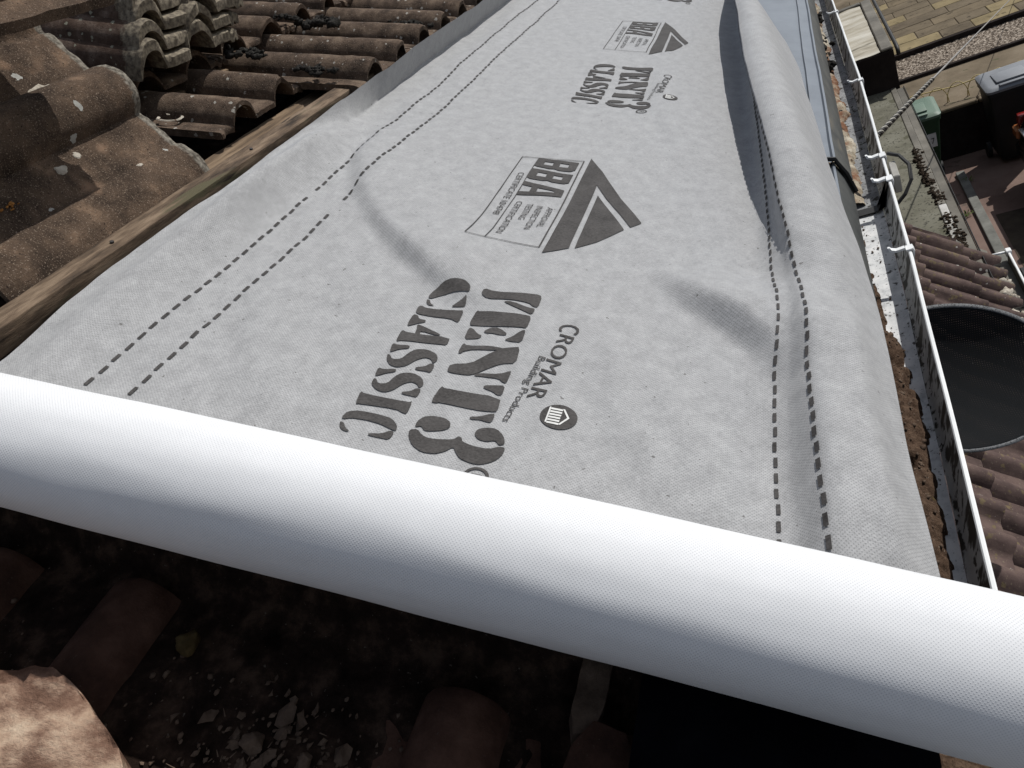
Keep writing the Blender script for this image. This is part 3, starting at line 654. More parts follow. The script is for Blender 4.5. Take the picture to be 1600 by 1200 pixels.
def basis(X, Y, Zv, o):
    """matrix from roof-frame axes and origin"""
    m = Matrix(((X[0], Y[0], Zv[0], o[0]), (X[1], Y[1], Zv[1], o[1]), (X[2], Y[2], Zv[2], o[2]), (0, 0, 0, 1)))
    return ROOF @ m
def put_tile(me, mw, label, group=None, name='roof_tile', cat='roof tile'):
    o = bpy.data.objects.new(name, me); C.objects.link(o); o.matrix_world = mw
    return tag(o, label, cat, group)
# tiles still laid on the slope: courses up the slope, x local runs towards -u so rolls and ribs interlock
def laid(u0, v0, n0, tilt, me, label, group, jit=0.0):
    c, s = math.cos(tilt), math.sin(tilt)
    a = jit
    X = (math.cos(a), math.sin(a), 0); Yv = (-math.sin(a) * c, math.cos(a) * c, -s); 
    Zv = Vector(X).cross(Vector(Yv))
    return put_tile(me, basis(X, Yv, Zv, (u0, v0, n0)), label, group)
PIT = .304
GL = 'brown roof tiles still laid on the slope'
n_laid = 0
ordn = ['nearest', 'second', 'third', 'fourth', 'fifth', 'sixth', 'seventh', 'eighth', 'ninth', 'tenth', 'eleventh']
for k in range(9):                                  # lowest course, tails hanging over the batten gap
    u0 = 1.447 + k * PIT
    laid(u0, .714 + random.uniform(-.005, .005), .040, rad(3.2), TM[k % 4],
         'brown double-roll tile in the lowest laid course, %s from the camera in that course' % ordn[k], GL, random.uniform(-.012, .012))
laid(1.143, .842, .030, rad(2.0), TM[1], 'brown tile with a white ring of lichen, pushed up the slope at the near end of the lowest course', GL, .02)
for k in range(9):
    u0 = 1.143 + k * PIT
    laid(u0, 1.035 + random.uniform(-.006, .006), .062, rad(3.2), TM[(k + 2) % 4],
         'brown double-roll tile in the second laid course, %s from the camera in that course' % ordn[k], GL, random.uniform(-.012, .012))
for k in range(9):
    u0 = 1.143 + k * PIT
    laid(u0, 1.372 + random.uniform(-.006, .006), .082, rad(3.2), TM[(k + 1) % 4],
         'brown double-roll tile in the third laid course, %s from the camera in that course' % ordn[k], GL, random.uniform(-.012, .012))
# the stack of four lifted tiles, ends towards the gutter
GS = 'loose tiles stacked on the slope'
for k, (du, dv, lab) in enumerate([(0, 0, 'grey lichened loose tile at the bottom of the stack of five'), (.016, .008, 'grey loose tile second from the bottom of the stack of five'),
                                   (.040, .022, 'grey loose tile in the middle of the stack of five'), (.052, .030, 'grey loose tile second from the top of the stack of five'), (.075, .046, 'grey loose tile on top of the stack of five, at the upper edge of the photo')]):
    a = [.05, .03, -.02, .02, .05][k]
    X = (math.cos(a), math.sin(a), 0); Yv = (-math.sin(a), math.cos(a), 0)
    put_tile(TG[k % 2], basis(X, Yv, (0, 0, 1), (1.155 + du, .985 + dv, .122 + .0285 * k)), lab, GS)
# big loose tile in the near left, lying on its side edge on the batten, rolls along the eaves
ca, sa = .766, .643
put_tile(TN[0], basis((0, ca, sa), (-1, 0, 0), (0, -sa, ca), (1.0, .786, .036)), 'large red-brown loose tile leaning behind the batten at left, pale lichen spots, rolls along the eaves', 'loose tiles piled at left')
put_tile(TN[1], basis((.05, .95, .31), (-1, .05, 0), Vector((.05, .95, .31)).cross(Vector((-1, .05, 0))).normalized(), (.935, .795, .298)), 'reddish loose tile at the upper left corner, lying on top of the large leaning tile', 'loose tiles piled at left')
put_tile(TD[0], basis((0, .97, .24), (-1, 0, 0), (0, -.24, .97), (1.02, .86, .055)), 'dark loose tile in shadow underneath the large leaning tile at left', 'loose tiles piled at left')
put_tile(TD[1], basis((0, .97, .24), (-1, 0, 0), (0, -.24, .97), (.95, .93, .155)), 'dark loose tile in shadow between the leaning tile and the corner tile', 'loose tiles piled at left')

# ================================================================== ROOF STRUCTURE, TIMBER
def grid_obj(name, u0, u1, v0, v1, n0, du, mat_, amp, seed, kind=None, parent=None, fn=None):
    nu_, nv_ = int((u1 - u0) / du) + 1, int((v1 - v0) / du) + 1
    vs = []
    for i in range(nu_):
        for j in range(nv_):
            u = u0 + (u1 - u0) * i / (nu_ - 1); v = v0 + (v1 - v0) * j / (nv_ - 1)
            z = n0 + amp * noise.noise(Vector((u * 14 + seed, v * 14, seed))) + amp * .6 * noise.noise(Vector((u * 45, v * 45 + seed, 2)))
            if fn: z += fn(u, v)
            vs.append(W(u, v, z))
    fs = [(i * nv_ + j, (i + 1) * nv_ + j, (i + 1) * nv_ + j + 1, i * nv_ + j + 1) for i in range(nu_ - 1) for j in range(nv_ - 1)]
    o = from_data(name, vs, fs, mat_, parent, True)
    if kind: o['kind'] = kind
    return o
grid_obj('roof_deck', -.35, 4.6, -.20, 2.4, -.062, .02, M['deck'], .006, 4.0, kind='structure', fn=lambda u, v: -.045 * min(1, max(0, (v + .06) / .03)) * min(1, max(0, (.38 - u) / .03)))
def roof_box(name, lo, hi, mat_, label=None, cat=None, bevel=.002, warp=.0, group=None, parent=None, skew=0.0, cuts=24):
    bm = bmesh.new()
    add_box(bm, lo, hi, 0)
    le = [e for e in bm.edges if abs(e.verts[0].co.x - e.verts[1].co.x) > .5 * (hi[0] - lo[0])]
    bmesh.ops.subdivide_edges(bm, edges=le, cuts=cuts)
    if bevel: 
        ed = [e for e in bm.edges if len(e.link_faces) == 2 and e.calc_face_angle(0) > 1.0]
        bmesh.ops.bevel(bm, geom=ed, offset=bevel, segments=2, affect='EDGES', profile=.5)
    for v in bm.verts:
        x = v.co.x
        v.co.y += skew * (x - lo[0]) + warp * noise.noise(Vector((x * 3, 1.3, 0))) + warp * .35 * noise.noise(Vector((x * 30, v.co.y * 60, v.co.z * 60)))
        v.co.z += warp * .5 * noise.noise(Vector((x * 3, 7.3, 0))) + warp * .3 * noise.noise(Vector((x * 26, v.co.y * 60, 5)))
    bmesh.ops.transform(bm, matrix=ROOF, verts=bm.verts)
    o = from_bm(name, bm, mat_, parent)
    autosmooth(o, 35)
    if label: tag(o, label, cat, group)
    return o
roof_box('timber_batten', (.18, .734, -.002), (3.9, .769, .030), M['timber'], 'long weathered timber batten running beside the upper edge of the membrane', 'batten', .0014, .003, cuts=90)
for u in (.735, 1.09, 1.45, 1.9):
    bm = bmesh.new(); add_tube(bm, [W(u, .752, .024), W(u, .751, .0325)], .0028, 8)
    o = from_bm('nail', bm, M['wire_dark'], bpy.data.objects['timber_batten'])
roof_box('timber_board', (.96, .773, -.030), (3.2, .856, -.004), M['timber_dim'], 'dirty flat board under the overhanging tile ends, beyond the batten', 'board', .0025, .004, cuts=50)
roof_box('timber_batten', (.42, 1.045, -.02), (3.9, 1.080, .028), M['timber_dim'], 'dirty batten hidden in shadow under the second course of tiles', 'batten', .002, .003, cuts=60)
# debris between batten and membrane
bm = bmesh.new()
for k in range(420):
    u = random.uniform(.40, 1.05); v = random.uniform(.690, .722)
    r = random.uniform(.0015, .0055) if random.random() < .9 else random.uniform(.006, .010)
    p = W(u, v, random.uniform(-.022, -.010) + r * .3); add_lump(bm, p, (r * 1.3, r, r * .8), 1, .5, seed=k * .37)
for k in range(240):
    u = random.uniform(.02, .30); v = random.uniform(-.02, .62)
    r = random.uniform(.0008, .0028)
    add_lump(bm, W(u, v, -.104 + random.uniform(-.003, .004)), (r * 1.4, r, r * .8), 1, .5, seed=k * .91)
o = from_bm('roof_debris', bm, M['rubble'], None, True); tag(o, None, None, None, 'stuff'); tag(o, 'loose grit and mortar crumbs scattered on the stripped roof', 'debris')
grid_obj('mortar_dirt', .30, 1.15, .660, .735, -.030, .008, M['soil'], .006, 9.0, kind='stuff')
tag(bpy.data.objects['mortar_dirt'], 'brown dirt lying in the gap between the batten and the membrane edge', 'dirt')

# ---- below the roll, in its shade
def slab(name, pts, n0, th, mat_, label, cat, rough=.004, group=None, tilt=(0, 0)):
    """irregular broken slab from an outline in (u, v)"""
    bm = bmesh.new()
    P = smooth_poly(pts, 1)
    vt = [bm.verts.new((p[0], p[1], 0)) for p in P]
    f = bm.faces.new(vt); f.normal_update()
    bmesh.ops.triangulate(bm, faces=[f], ngon_method='EAR_CLIP')
    for lim in (.05, .03, .018, .011):
        e = [x for x in bm.edges if x.calc_length() > lim]
        bmesh.ops.subdivide_edges(bm, edges=e, cuts=1)
        bmesh.ops.triangulate(bm, faces=[g for g in bm.faces if len(g.verts) > 3])
    bm.normal_update()
    for g in bm.faces:
        if g.normal.z < 0: g.normal_flip()
    r = bmesh.ops.extrude_face_region(bm, geom=bm.faces[:])
    top = [x for x in r['geom'] if isinstance(x, bmesh.types.BMVert)]
    tset = set(top)
    for v in bm.verts:
        x, y = v.co.x, v.co.y
        if v in tset:
            v.co.z = th + rough * 1.6 * noise.noise(Vector((x * 16, y * 16, n0 * 50))) + rough * noise.noise(Vector((x * 50, y * 22, 3))) + rough * .5 * noise.noise(Vector((x * 120, y * 120, 3)))
        v.co.z += n0 + tilt[0] * (x - P[0][0]) + tilt[1] * (y - P[0][1])
        v.co.x += .0016 * noise.noise(Vector((x * 60, y * 60, 11 + v.co.z * 60))); v.co.y += .0016 * noise.noise(Vector((x * 60, y * 60, 17 + v.co.z * 60)))
    bmesh.ops.recalc_face_normals(bm, faces=bm.faces)
    bmesh.ops.transform(bm, matrix=ROOF, verts=bm.verts)
    o = from_bm(name, bm, mat_, None); autosmooth(o, 60); return tag(o, label, cat, group)
slab('broken_tile', [(.130, .62), (.205, .52), (.232, .455), (.222, .415), (.205, .385), (.185, .345), (.150, .318), (.09, .315), (.03, .36), (.02, .60)], -.104, .036, M['sand'],
     'sandy broken piece of tile in the lower left corner, partly in sunlight', 'broken tile', .011, tilt=(.03, 0))
def lumpy(name, u, v, n, r, mat_, label, cat, seed, group=None, flat=.7):
    bm = bmesh.new(); p = W(u, v, n)
    add_lump(bm, p, (r, r * .85, r * flat), 3, .45, seed=seed)
    o = from_bm(name, bm, mat_, None); autosmooth(o, 30); return tag(o, label, cat, group)
def stone(name, u, v, n, r, mat_, label, cat, seed, group=None, flat=.75):
    """angular broken lump: a convex hull of scattered points, worn a little"""
    rr = random.Random(seed); bm = bmesh.new()
    for k in range(22):
        d = Vector((rr.gauss(0, 1), rr.gauss(0, 1), rr.gauss(0, 1))).normalized()
        q = d * r * rr.uniform(.75, 1.08); bm.verts.new((q.x, q.y * .85, q.z * flat))
    h = bmesh.ops.convex_hull(bm, input=bm.verts[:])
    bmesh.ops.delete(bm, geom=list({x for x in h['geom_interior'] + h['geom_unused'] if isinstance(x, bmesh.types.BMVert)}), context='VERTS')
    bmesh.ops.bevel(bm, geom=bm.edges[:], offset=r * .06, segments=1, affect='EDGES')
    for _ in range(2):
        bmesh.ops.triangulate(bm, faces=bm.faces[:]); bmesh.ops.subdivide_edges(bm, edges=[e for e in bm.edges if e.calc_length() > r * .22], cuts=1)
    bmesh.ops.triangulate(bm, faces=bm.faces[:])
    for x in bm.verts: x.co += x.co.normalized() * r * (.10 * noise.noise(x.co / r * 2.2 + Vector((seed, 0, 0))) + .05 * noise.noise(x.co / r * 6 + Vector((seed, 3, 0))))
    p = W(u, v, n)
    for x in bm.verts: x.co += p
    o = from_bm(name, bm, mat_, None); autosmooth(o, 28)
    return tag(o, label, cat, group) if label else o
GR = 'mortar lumps lying below the roll'
stone('mortar_lump', .203, .228, -.094, .0175, M['rubble'], 'largest grey mortar lump on the stripped roof below the roll', 'mortar lump', 1, GR)
stone('mortar_lump', .232, .270, -.098, .0125, M['rubble'], 'squarish mortar lump just above the largest lump, below the roll', 'mortar lump', 4, GR)
stone('mortar_lump', .230, .222, -.099, .0095, M['rubble'], 'small mortar lump above the largest lump, toward the roll', 'mortar lump', 7, GR)
stone('mortar_lump', .193, .300, -.100, .0085, M['rubble'], 'small mortar lump next to the broken sandy tile', 'mortar lump', 9, GR)
stone('mortar_lump', .296, .372, -.094, .0150, M['ochre'], 'dim ochre lump in the dark just under the roll', 'mortar lump', 3, GR)
bm = bmesh.new(); rr = random.Random(5)
for k in range(260):
    u, v = rr.gauss(.215, .030), rr.gauss(.245, .045)
    r = rr.uniform(.0008, .0032) if rr.random() < .85 else rr.uniform(.004, .0075)
    add_lump(bm, W(u, v, -.104 + r * .3), (r * rr.uniform(.8, 1.5), r, r * rr.uniform(.4, .9)), 1, .7, seed=k * 1.9)
for k in range(46):
    u, v = rr.gauss(.215, .03), rr.gauss(.25, .04); a = rr.uniform(0, 6.28); L = rr.uniform(.003, .010)
    p = W(u, v, -.101); q = W(u + L * math.cos(a), v + L * math.sin(a), -.098)
    add_tube(bm, [p, q], [.0006, .0003], 3)
o = from_bm('rubble_bed', bm, M['rubble'], None); tag(o, 'bed of mortar crumbs and splinters on the stripped roof below the roll', 'rubble', None, 'stuff')
# shaded tiles whose rolls run along the eaves
GU = 'dark tiles left lying below the roll'
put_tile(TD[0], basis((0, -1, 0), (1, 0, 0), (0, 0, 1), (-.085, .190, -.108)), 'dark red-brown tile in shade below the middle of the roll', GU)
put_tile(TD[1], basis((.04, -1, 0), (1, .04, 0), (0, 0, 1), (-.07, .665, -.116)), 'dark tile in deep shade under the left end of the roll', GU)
slab('broken_tile', [(.30, .022), (.40, .020), (.40, -.006), (.31, -.004)], -.095, .020, M['rubble'], 'speckled concrete tile fragment in shade under the roll, beside the dark felt', 'broken tile', .003)
slab('broken_tile', [(.19, .03), (.318, .012), (.312, -.035), (.19, -.050)], -.085, .012, M['tile_dim'], 'brown broken tile corner in front of the speckled fragment', 'broken tile', .001)
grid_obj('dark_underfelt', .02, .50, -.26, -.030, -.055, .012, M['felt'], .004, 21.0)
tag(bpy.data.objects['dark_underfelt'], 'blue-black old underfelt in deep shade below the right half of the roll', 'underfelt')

# moss on the laid tiles
GM = 'dry black moss clumps on the laid tiles'
for k, (u, v, n, r, lab) in enumerate([(1.765, .955, .080, .034, 'long dark moss clump in the valley of a laid tile, middle of the tiled area'), (1.86, .765, .074, .026, 'small dark moss clump near the far end of the lowest tile course'),
                                     (1.455, .815, .066, .022, 'dark moss clump on the open tile end nearest the batten'), (1.475, .985, .080, .026, 'flat dark moss clump beside the stack of four tiles'), (1.76, 1.04, .088, .018, 'dark moss bit at the tail of a second course tile')]):
    bm = bmesh.new()
    for q in range(26):
        add_lump(bm, W(u + random.gauss(0, r * .45), v + random.gauss(0, r * .9), n - .012 + random.uniform(0, r * .35)), random.uniform(.15, .38) * r, 2, .7, .7, seed=q * 1.3 + k)
    o = from_bm('moss_clump', bm, M['moss'], None, True); tag(o, lab, 'moss', GM)
# white lichen on near tiles
GLI = 'white lichen patches'
def on_tileA(t, y, lift=.0):
    # point on the leaning tile: t across (m), y along
    z = sum(float(rollprof(np.array(t - c), r, h)) for c, r, h in ROLL_A)
    X = Vector((0, ca, sa)); Yv = Vector((-1, 0, 0)); Zv = Vector((0, -sa, ca))
    p = Vector((1.0, .786, .036)) + X * t + Yv * y + Zv * (z + .0004 + lift)
    return p, X, Yv, Zv
def lichen(t, y, r, el, label, seed):
    p, X, Yv, Zv = on_tileA(t, y)
    bm = bmesh.new(); k = 22
    ring = []; ring2 = []
    for i in range(k):
        a = 2 * math.pi * i / k
        rr = r * (1 + .45 * noise.noise(Vector((math.cos(a) * 1.6 + seed, math.sin(a) * 1.6, seed))))
        for lst, f, lf in ((ring, 1, 0), (ring2, .75, .0004)):
            q, *_ = on_tileA(t + f * rr * math.cos(a), y + f * rr * el * math.sin(a), lf - (.0006 if f == 1 else 0))
            lst.append(bm.verts.new(W(*q)))
    c = bm.verts.new(W(*on_tileA(t, y, .0004)[0]))
    for i in range(k):
        bm.faces.new([ring[i], ring[(i + 1) % k], ring2[(i + 1) % k], ring2[i]]); bm.faces.new([ring2[i], ring2[(i + 1) % k], c])
    bmesh.ops.recalc_face_normals(bm, faces=bm.faces)
    o = from_bm('lichen_patch', bm, M['mortar'], None); tag(o, label, 'lichen', GLI)
lichen(.205, .115, .009, 1.9, 'long white lichen patch above the roll of the large leaning tile', 1)
lichen(.100, .165, .006, 1.0, 'round white lichen spot below the roll of the large leaning tile', 2)
lichen(.092, .205, .0075, 1.3, 'largest white lichen blot on the lower pan of the large leaning tile', 3)
lichen(.045, .10, .004, 1.2, 'small white lichen speck near the batten end of the large leaning tile', 4)

bm = bmesh.new(); k = 30
def ringpt(i, f, lf):
    a = 2 * math.pi * i / k
    rr = f * (1 + .22 * noise.noise(Vector((math.cos(a) * 1.5, math.sin(a) * 1.5, 4.2))))
    return bm.verts.new(W(1.170 + .021 * rr * math.cos(a), .965 + .026 * rr * math.sin(a), .0345 + lf))
pr = None
for i in range(k + 1):
    if 4 < i < 9: pr = None; continue
    r_ = [ringpt(i, 1.0, 0), ringpt(i, .93, .0016), ringpt(i, .80, .0014), ringpt(i, .74, 0)]
    if pr:
        for j in range(3): bm.faces.new([pr[j], pr[j + 1], r_[j + 1], r_[j]])
    pr = r_
bmesh.ops.recalc_face_normals(bm, faces=bm.faces)
o = from_bm('lichen_patch', bm, M['mortar'], None); tag(o, 'white ring of lichen on the pan of the tile pushed up the slope', 'lichen', GLI)
M['orange'] = mat('orange_lichen', [(.3, (.16, .06, .012)), (.7, (.40, .19, .05))], 200, 4, .95, .6, 400, .002)
bm = bmesh.new()
for q in range(10):
    p_ = on_tileA(.082 + random.gauss(0, .003), .312 + random.gauss(0, .007), .001)[0]; add_lump(bm, W(*p_), random.uniform(.0015, .0035), 1, .6, .6, seed=q)
o = from_bm('lichen_patch', bm, M['orange'], None); tag(o, 'orange crumb of lichen on the lower pan of the large leaning tile', 'lichen', GLI)

# ================================================================== EAVES TRAY
def sweep(name, prof_at, us_, mat_, parent, frame=W, closed=False, smooth=False):
    """prof_at(u) -> list of (a, b) section points"""
    vs, fs = [], []; k = None
    for u in us_:
        P = prof_at(u); k = len(P)
        for a, b in P: vs.append(frame(u, a, b))
    m = k if closed else k - 1
    for i in range(len(us_) - 1):
        for j in range(m):
            j2 = (j + 1) % k
            fs.append((i * k + j, (i + 1) * k + j, (i + 1) * k + j2, i * k + j2))
    if closed:
        fs.append(tuple(range(k))[::-1]); fs.append(tuple((len(us_) - 1) * k + j for j in range(k)))
    o = from_data(name, vs, fs, mat_, parent)
    bm = bmesh.new(); bm.from_mesh(o.data); bmesh.ops.recalc_face_normals(bm, faces=bm.faces); bm.to_mesh(o.data); bm.free()
    if smooth: autosmooth(o, 40)
    return o
def tray(u0, u1, dn, label):
    t = thing('eaves_tray', label, 'eaves tray', W((u0 + u1) / 2, -.2, 0), 'grey plastic eaves trays')
    uu = list(np.linspace(u0, u1, 24))
    wob = lambda u: .0022 * math.sin(u * 7.3) + .001 * math.sin(u * 19)
    top = lambda u: [(.02, -.018 + dn), (-.10, -.010 + dn), (-.203, -.006 + dn + wob(u)), (-.2045, -.0005 + dn + wob(u)), (-.2085, -.0005 + dn + wob(u)), (-.210, -.005 + dn + wob(u)), (-.232, -.004 + dn + wob(u)), (-.2345, .001 + dn + wob(u)), (-.239, .001 + dn + wob(u)), (-.241, -.003 + dn + wob(u))]
    face = lambda u: [(-.2415, -.0035 + dn + wob(u)), (-.262, -.022 + dn), (-.288, -.052 + dn), (-.289, -.066 + dn), (-.286, -.066 + dn), (-.258, -.024 + dn), (-.2385, -.006 + dn + wob(u))]
    o = sweep('tray_top', top, uu, M['tray'], None, smooth=True); o.parent = t; o.location = -t.location
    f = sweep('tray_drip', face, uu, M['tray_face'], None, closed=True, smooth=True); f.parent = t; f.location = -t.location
    return t
t1 = tray(.47, 1.475, -.008, 'near grey eaves tray peeping out beside the membrane edge, overlapped by the far one')
t2 = tray(1.462, 4.2, .0, 'far blue-grey eaves tray showing wide beyond the dark joint')
bm = bmesh.new()
add_tube(bm, [W(1.460, -.195, -.004), W(1.460, -.2365, .002), W(1.460, -.2415, -.004), W(1.460, -.264, -.022), W(1.460, -.291, -.054)], .0042, 6)
o = from_bm('joint_shadow_gap', bm, M['black'], None); o.name = 'joint_gap_shade'; o.parent = t2; o.location = -t2.location  # black tube stands for the shade in the gap between the trays

# ================================================================== GUTTER (upright, so built in world axes)
GX = np.array([0, .57, .9, 1.3, 2.4, 3.5, 4.6]); GY = np.array([.022, .014, .006, -.003, -.011, -.002, .004])
def goff(x): return float(np.interp(x, GX, GY)) + .0009 * noise.noise(Vector((x * 3.1, 0, 2)))
def GW(x, y, z): return Vector((x, y + goff(x), z + Z0))
gut = thing('gutter', 'white plastic eaves gutter, dirty inside, with soil along its back', 'gutter', (1.5, -.25, Z0 - .3))
def gpart(name, prof, us_, m_, closed=False, smooth=True):
    o = sweep(name, prof, us_, m_, None, frame=GW, closed=closed, smooth=smooth); o.parent = gut; o.location = -gut.location; return o
gx = list(np.linspace(.05, 4.4, 60))
TROUGH = [(-.172, -.250), (-.174, -.318), (-.180, -.325), (-.262, -.326), (-.272, -.323), (-.272, -.329), (-.178, -.331), (-.170, -.322), (-.168, -.250)]
gpart('trough', lambda u: TROUGH, list(np.linspace(.05, 1.655, 30)), M['gutter_in'], True)
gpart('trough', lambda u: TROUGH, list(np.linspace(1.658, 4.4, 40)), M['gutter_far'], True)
gpart('front_wall', lambda u: [(-.2725, -.3225), (-.279, -.316), (-.2905, -.266), (-.2945, -.266), (-.2835, -.322), (-.2735, -.3285)], gx, M['gutter_wall'], True)
gpart('front_lip', lambda u: [(-.2905, -.2655), (-.2905, -.261), (-.2920, -.2595), (-.2950, -.2595), (-.2965, -.261), (-.2965, -.267), (-.2950, -.267)], gx, M['gutter_out'], True)
def bracket(x, big=False):
    bm = bmesh.new(); wd = .0085 if not big else .012
    def sec(P):
        a = [bm.verts.new(GW(x - wd, y, z)) for y, z in P]; b = [bm.verts.new(GW(x + wd, y, z)) for y, z in P]
        k = len(P)
        for j in range(k): bm.faces.new([a[j], a[(j + 1) % k], b[(j + 1) % k], b[j]])
        bm.faces.new(a[::-1]); bm.faces.new(b)
    # strap over the lip and down the outside, and the hooked tongue reaching inwards
    sec([(-.288, -.2562), (-.2995, -.2555), (-.3015, -.262), (-.291, -.322), (-.288, -.322), (-.2985, -.2635), (-.2975, -.2585), (-.288, -.2590)])
    t = [(-.287, -.2532), (-.287, -.2575), (-.272, -.2590), (-.262, -.2535), (-.260, -.2475), (-.2635, -.2475), (-.266, -.2520), (-.273, -.2548)]
    w2 = wd * .55
    a = [bm.verts.new(GW(x - w2 * (1 - .4 * (j in (4, 5))), y, z)) for j, (y, z) in enumerate(t)]; b = [bm.verts.new(GW(x + w2 * (1 - .4 * (j in (4, 5))), y, z)) for j, (y, z) in enumerate(t)]
    for j in range(8): bm.faces.new([a[j], a[(j + 1) % 8], b[(j + 1) % 8], b[j]])
    bm.faces.new(a[::-1]); bm.faces.new(b)
    bmesh.ops.recalc_face_normals(bm, faces=bm.faces)
    o = from_bm('clip', bm, M['gutter_out'], None); o.parent = gut; o.location = -gut.location
for x, bg_ in ((3.30, 0), (2.38, 0), (1.79, 1), (1.655, 1), (1.335, 0)): bracket(x, bg_)
us3 = [1.645, 1.675]
un = sweep('union_seal', lambda u: [(-.1735, -.250), (-.1755, -.315), (-.183, -.3225), (-.262, -.3225), (-.2755, -.3155), (-.2875, -.268), (-.289, -.268), (-.277, -.3145), (-.262, -.3200), (-.184, -.3200), (-.178, -.3145), (-.176, -.250)][::1], us3, M['black'], None, frame=GW, closed=True); un.parent = gut; un.location = -gut.location
bm = bmesh.new()
add_tube(bm, [GW(1.80, -.305, -.262), GW(1.77, -.325, -.262), GW(1.72, -.338, -.268), GW(1.68, -.335, -.285), GW(1.66, -.318, -.305), GW(1.655, -.30, -.32)], .004, 6)
o = from_bm('seal_loop', bm, M['black'], None); o.parent = gut; o.location = -gut.location
bm = bmesh.new()
add_box(bm, GW(1.690, -.316, -.312), GW(1.775, -.301, -.272), .002)
o = from_bm('union_bracket', bm, M['trim'], None); o.parent = gut; o.location = -gut.location

# soil along the gutter's back
def soil_h(x, y):
    """height above the trough floor"""
    back = -.176
    nz = noise.noise(Vector((x * 9, 3.1, 0))) ; n2 = noise.noise(Vector((x * 26, 8.7, 0)))
    if x < 1.16: wd = .0775 + .007 * (x < 1.0) + .010 * nz + .008 * n2 + (.006 if x < .62 else 0)
    elif x < 1.34: wd = .066 + .014 * nz + .008 * n2 - .06 * (x - 1.16)
    else: wd = .040 + .020 * nz + .012 * n2
    d = (back - y)
    e = (wd - d)
    h = (.030 if x < 1.25 else .016) * min(1, max(0, e) / .022)**.7 if e > 0 else -.01
    if h > 0: h += .006 * noise.noise(Vector((x * 60, y * 60, 1))) + .005 * noise.noise(Vector((x * 130, y * 130, 4))) + .003 * noise.noise(Vector((x * 300, y * 300, 4)))
    # holes
    for hx, hy, hr in ((1.075, -.235, .018), (.83, -.232, .020), (.985, -.214, .010), (.60, -.24, .012)):
        q = math.hypot(x - hx, (y - hy) * 1.1) / hr
        if q < 1.5: h -= .024 * math.exp(-q * q * 1.4)
    return h
vs, fs = [], []
xs = np.arange(.30, 2.6, .0045); ys = np.arange(-.268, -.1755, .0036)
for x in xs:
    for y in ys: vs.append(GW(x, y, -.3245 + soil_h(x, y)))
k = len(ys)
for i in range(len(xs) - 1):
    for j in range(k - 1):
        q = (i * k + j, (i + 1) * k + j, (i + 1) * k + j + 1, i * k + j + 1)
        if max(vs[a].z for a in q) > Z0 - .3242: fs.append(q)
o = from_data('gutter_soil', vs, fs, M['soil'], None, True); tag(o, 'brown soil and grit silted along the back of the gutter', 'soil', None, 'stuff')
bm = bmesh.new()
for i in range(900):
    x = random.uniform(.45, 1.6); y = random.uniform(-.255, -.18); h = soil_h(x, y)
    if h < .001 and random.random() < .93: continue
    r = random.uniform(.0006, .0026) if random.random() < .95 else random.uniform(.003, .006)
    add_lump(bm, GW(x, y, -.3245 + max(h, 0) + r * .3), (r * 1.4, r, r * .7), 1, .5, seed=i * .31)
o = from_bm('gutter_grit', bm, M['rubble'], None, True); tag(o, 'small stones and crumbs on the soil in the gutter', 'grit', None, 'stuff')
# mortar and brick dirt further along the gutter floor
def mort_h(x, y):
    wd = .062 + .012 * noise.noise(Vector((x * 7, 1.1, 5))) + .009 * noise.noise(Vector((x * 24, 4.4, 5))) + .004 * noise.noise(Vector((x * 90, 4.4, 5)))
    e = wd - (-.176 - y)
    if e < 0: return -.01
    return .016 * min(1, e / .015)**.6 + .008 * noise.noise(Vector((x * 28, y * 28, 1))) + .006 * noise.noise(Vector((x * 75, y * 75, 4))) + .003 * noise.noise(Vector((x * 190, y * 190, 9)))
vs, fs = [], []
xs = np.arange(1.70, 4.3, .0055)
for x in xs:
    for y in ys: vs.append(GW(x, y, -.3245 + mort_h(x, y)))
for i in range(len(xs) - 1):
    for j in range(k - 1):
        q = (i * k + j, (i + 1) * k + j, (i + 1) * k + j + 1, i * k + j + 1)
        if max(vs[a].z for a in q) > Z0 - .3242: fs.append(q)
o = from_data('gutter_mortar', vs, fs, M['mortar_mix'], None, True); tag(o, 'pale mortar and brick crumbs silted in the far gutter beyond the joint', 'mortar dirt', None, 'stuff')
GB = 'black moss heaps in the far gutter'
for q_, (x, y, r, lab) in enumerate([(2.78, -.215, .030, 'black moss heap in the far gutter, nearest the middle clip'), (3.05, -.21, .045, 'large black moss heap at the top end of the gutter'), (3.45, -.21, .050, 'black moss heap furthest along the gutter')]):
    bm = bmesh.new()
    for q in range(40): add_lump(bm, GW(x + random.gauss(0, r * 1.4), y + random.gauss(0, .014), -.308 + random.uniform(0, .012)), random.uniform(.004, .011), 2, .7, .8, seed=q + q_ * 3.3)
    o = from_bm('moss_clump', bm, M['moss'], None, True); tag(o, lab, 'moss', GB)

# ================================================================== HOUSE WALL, FASCIA
WY = -.150
def wbox(name, lo, hi, mat_, parent=None, bevel=0.0, label=None, cat=None, kind=None):
    bm = bmesh.new(); add_box(bm, (lo[0], lo[1], lo[2] + Z0), (hi[0], hi[1], hi[2] + Z0), bevel)
    o = from_bm(name, bm, mat_, None)
    if parent: o.parent = parent; o.location = -parent.location
    if label: tag(o, label, cat)
    if kind: o['kind'] = kind
    return o
hs = thing('house_wall', 'dark rendered house wall under the eaves gutter', 'wall', (3, WY, 0))
wbox('wall', (-2, WY + .02, -Z0), (24, WY + .30, -.26), M['wallbrick'], hs)
wbox('fascia_board', (-2, WY - .002, -.42), (24, WY + .018, -.215), M['trim_grey'], hs)

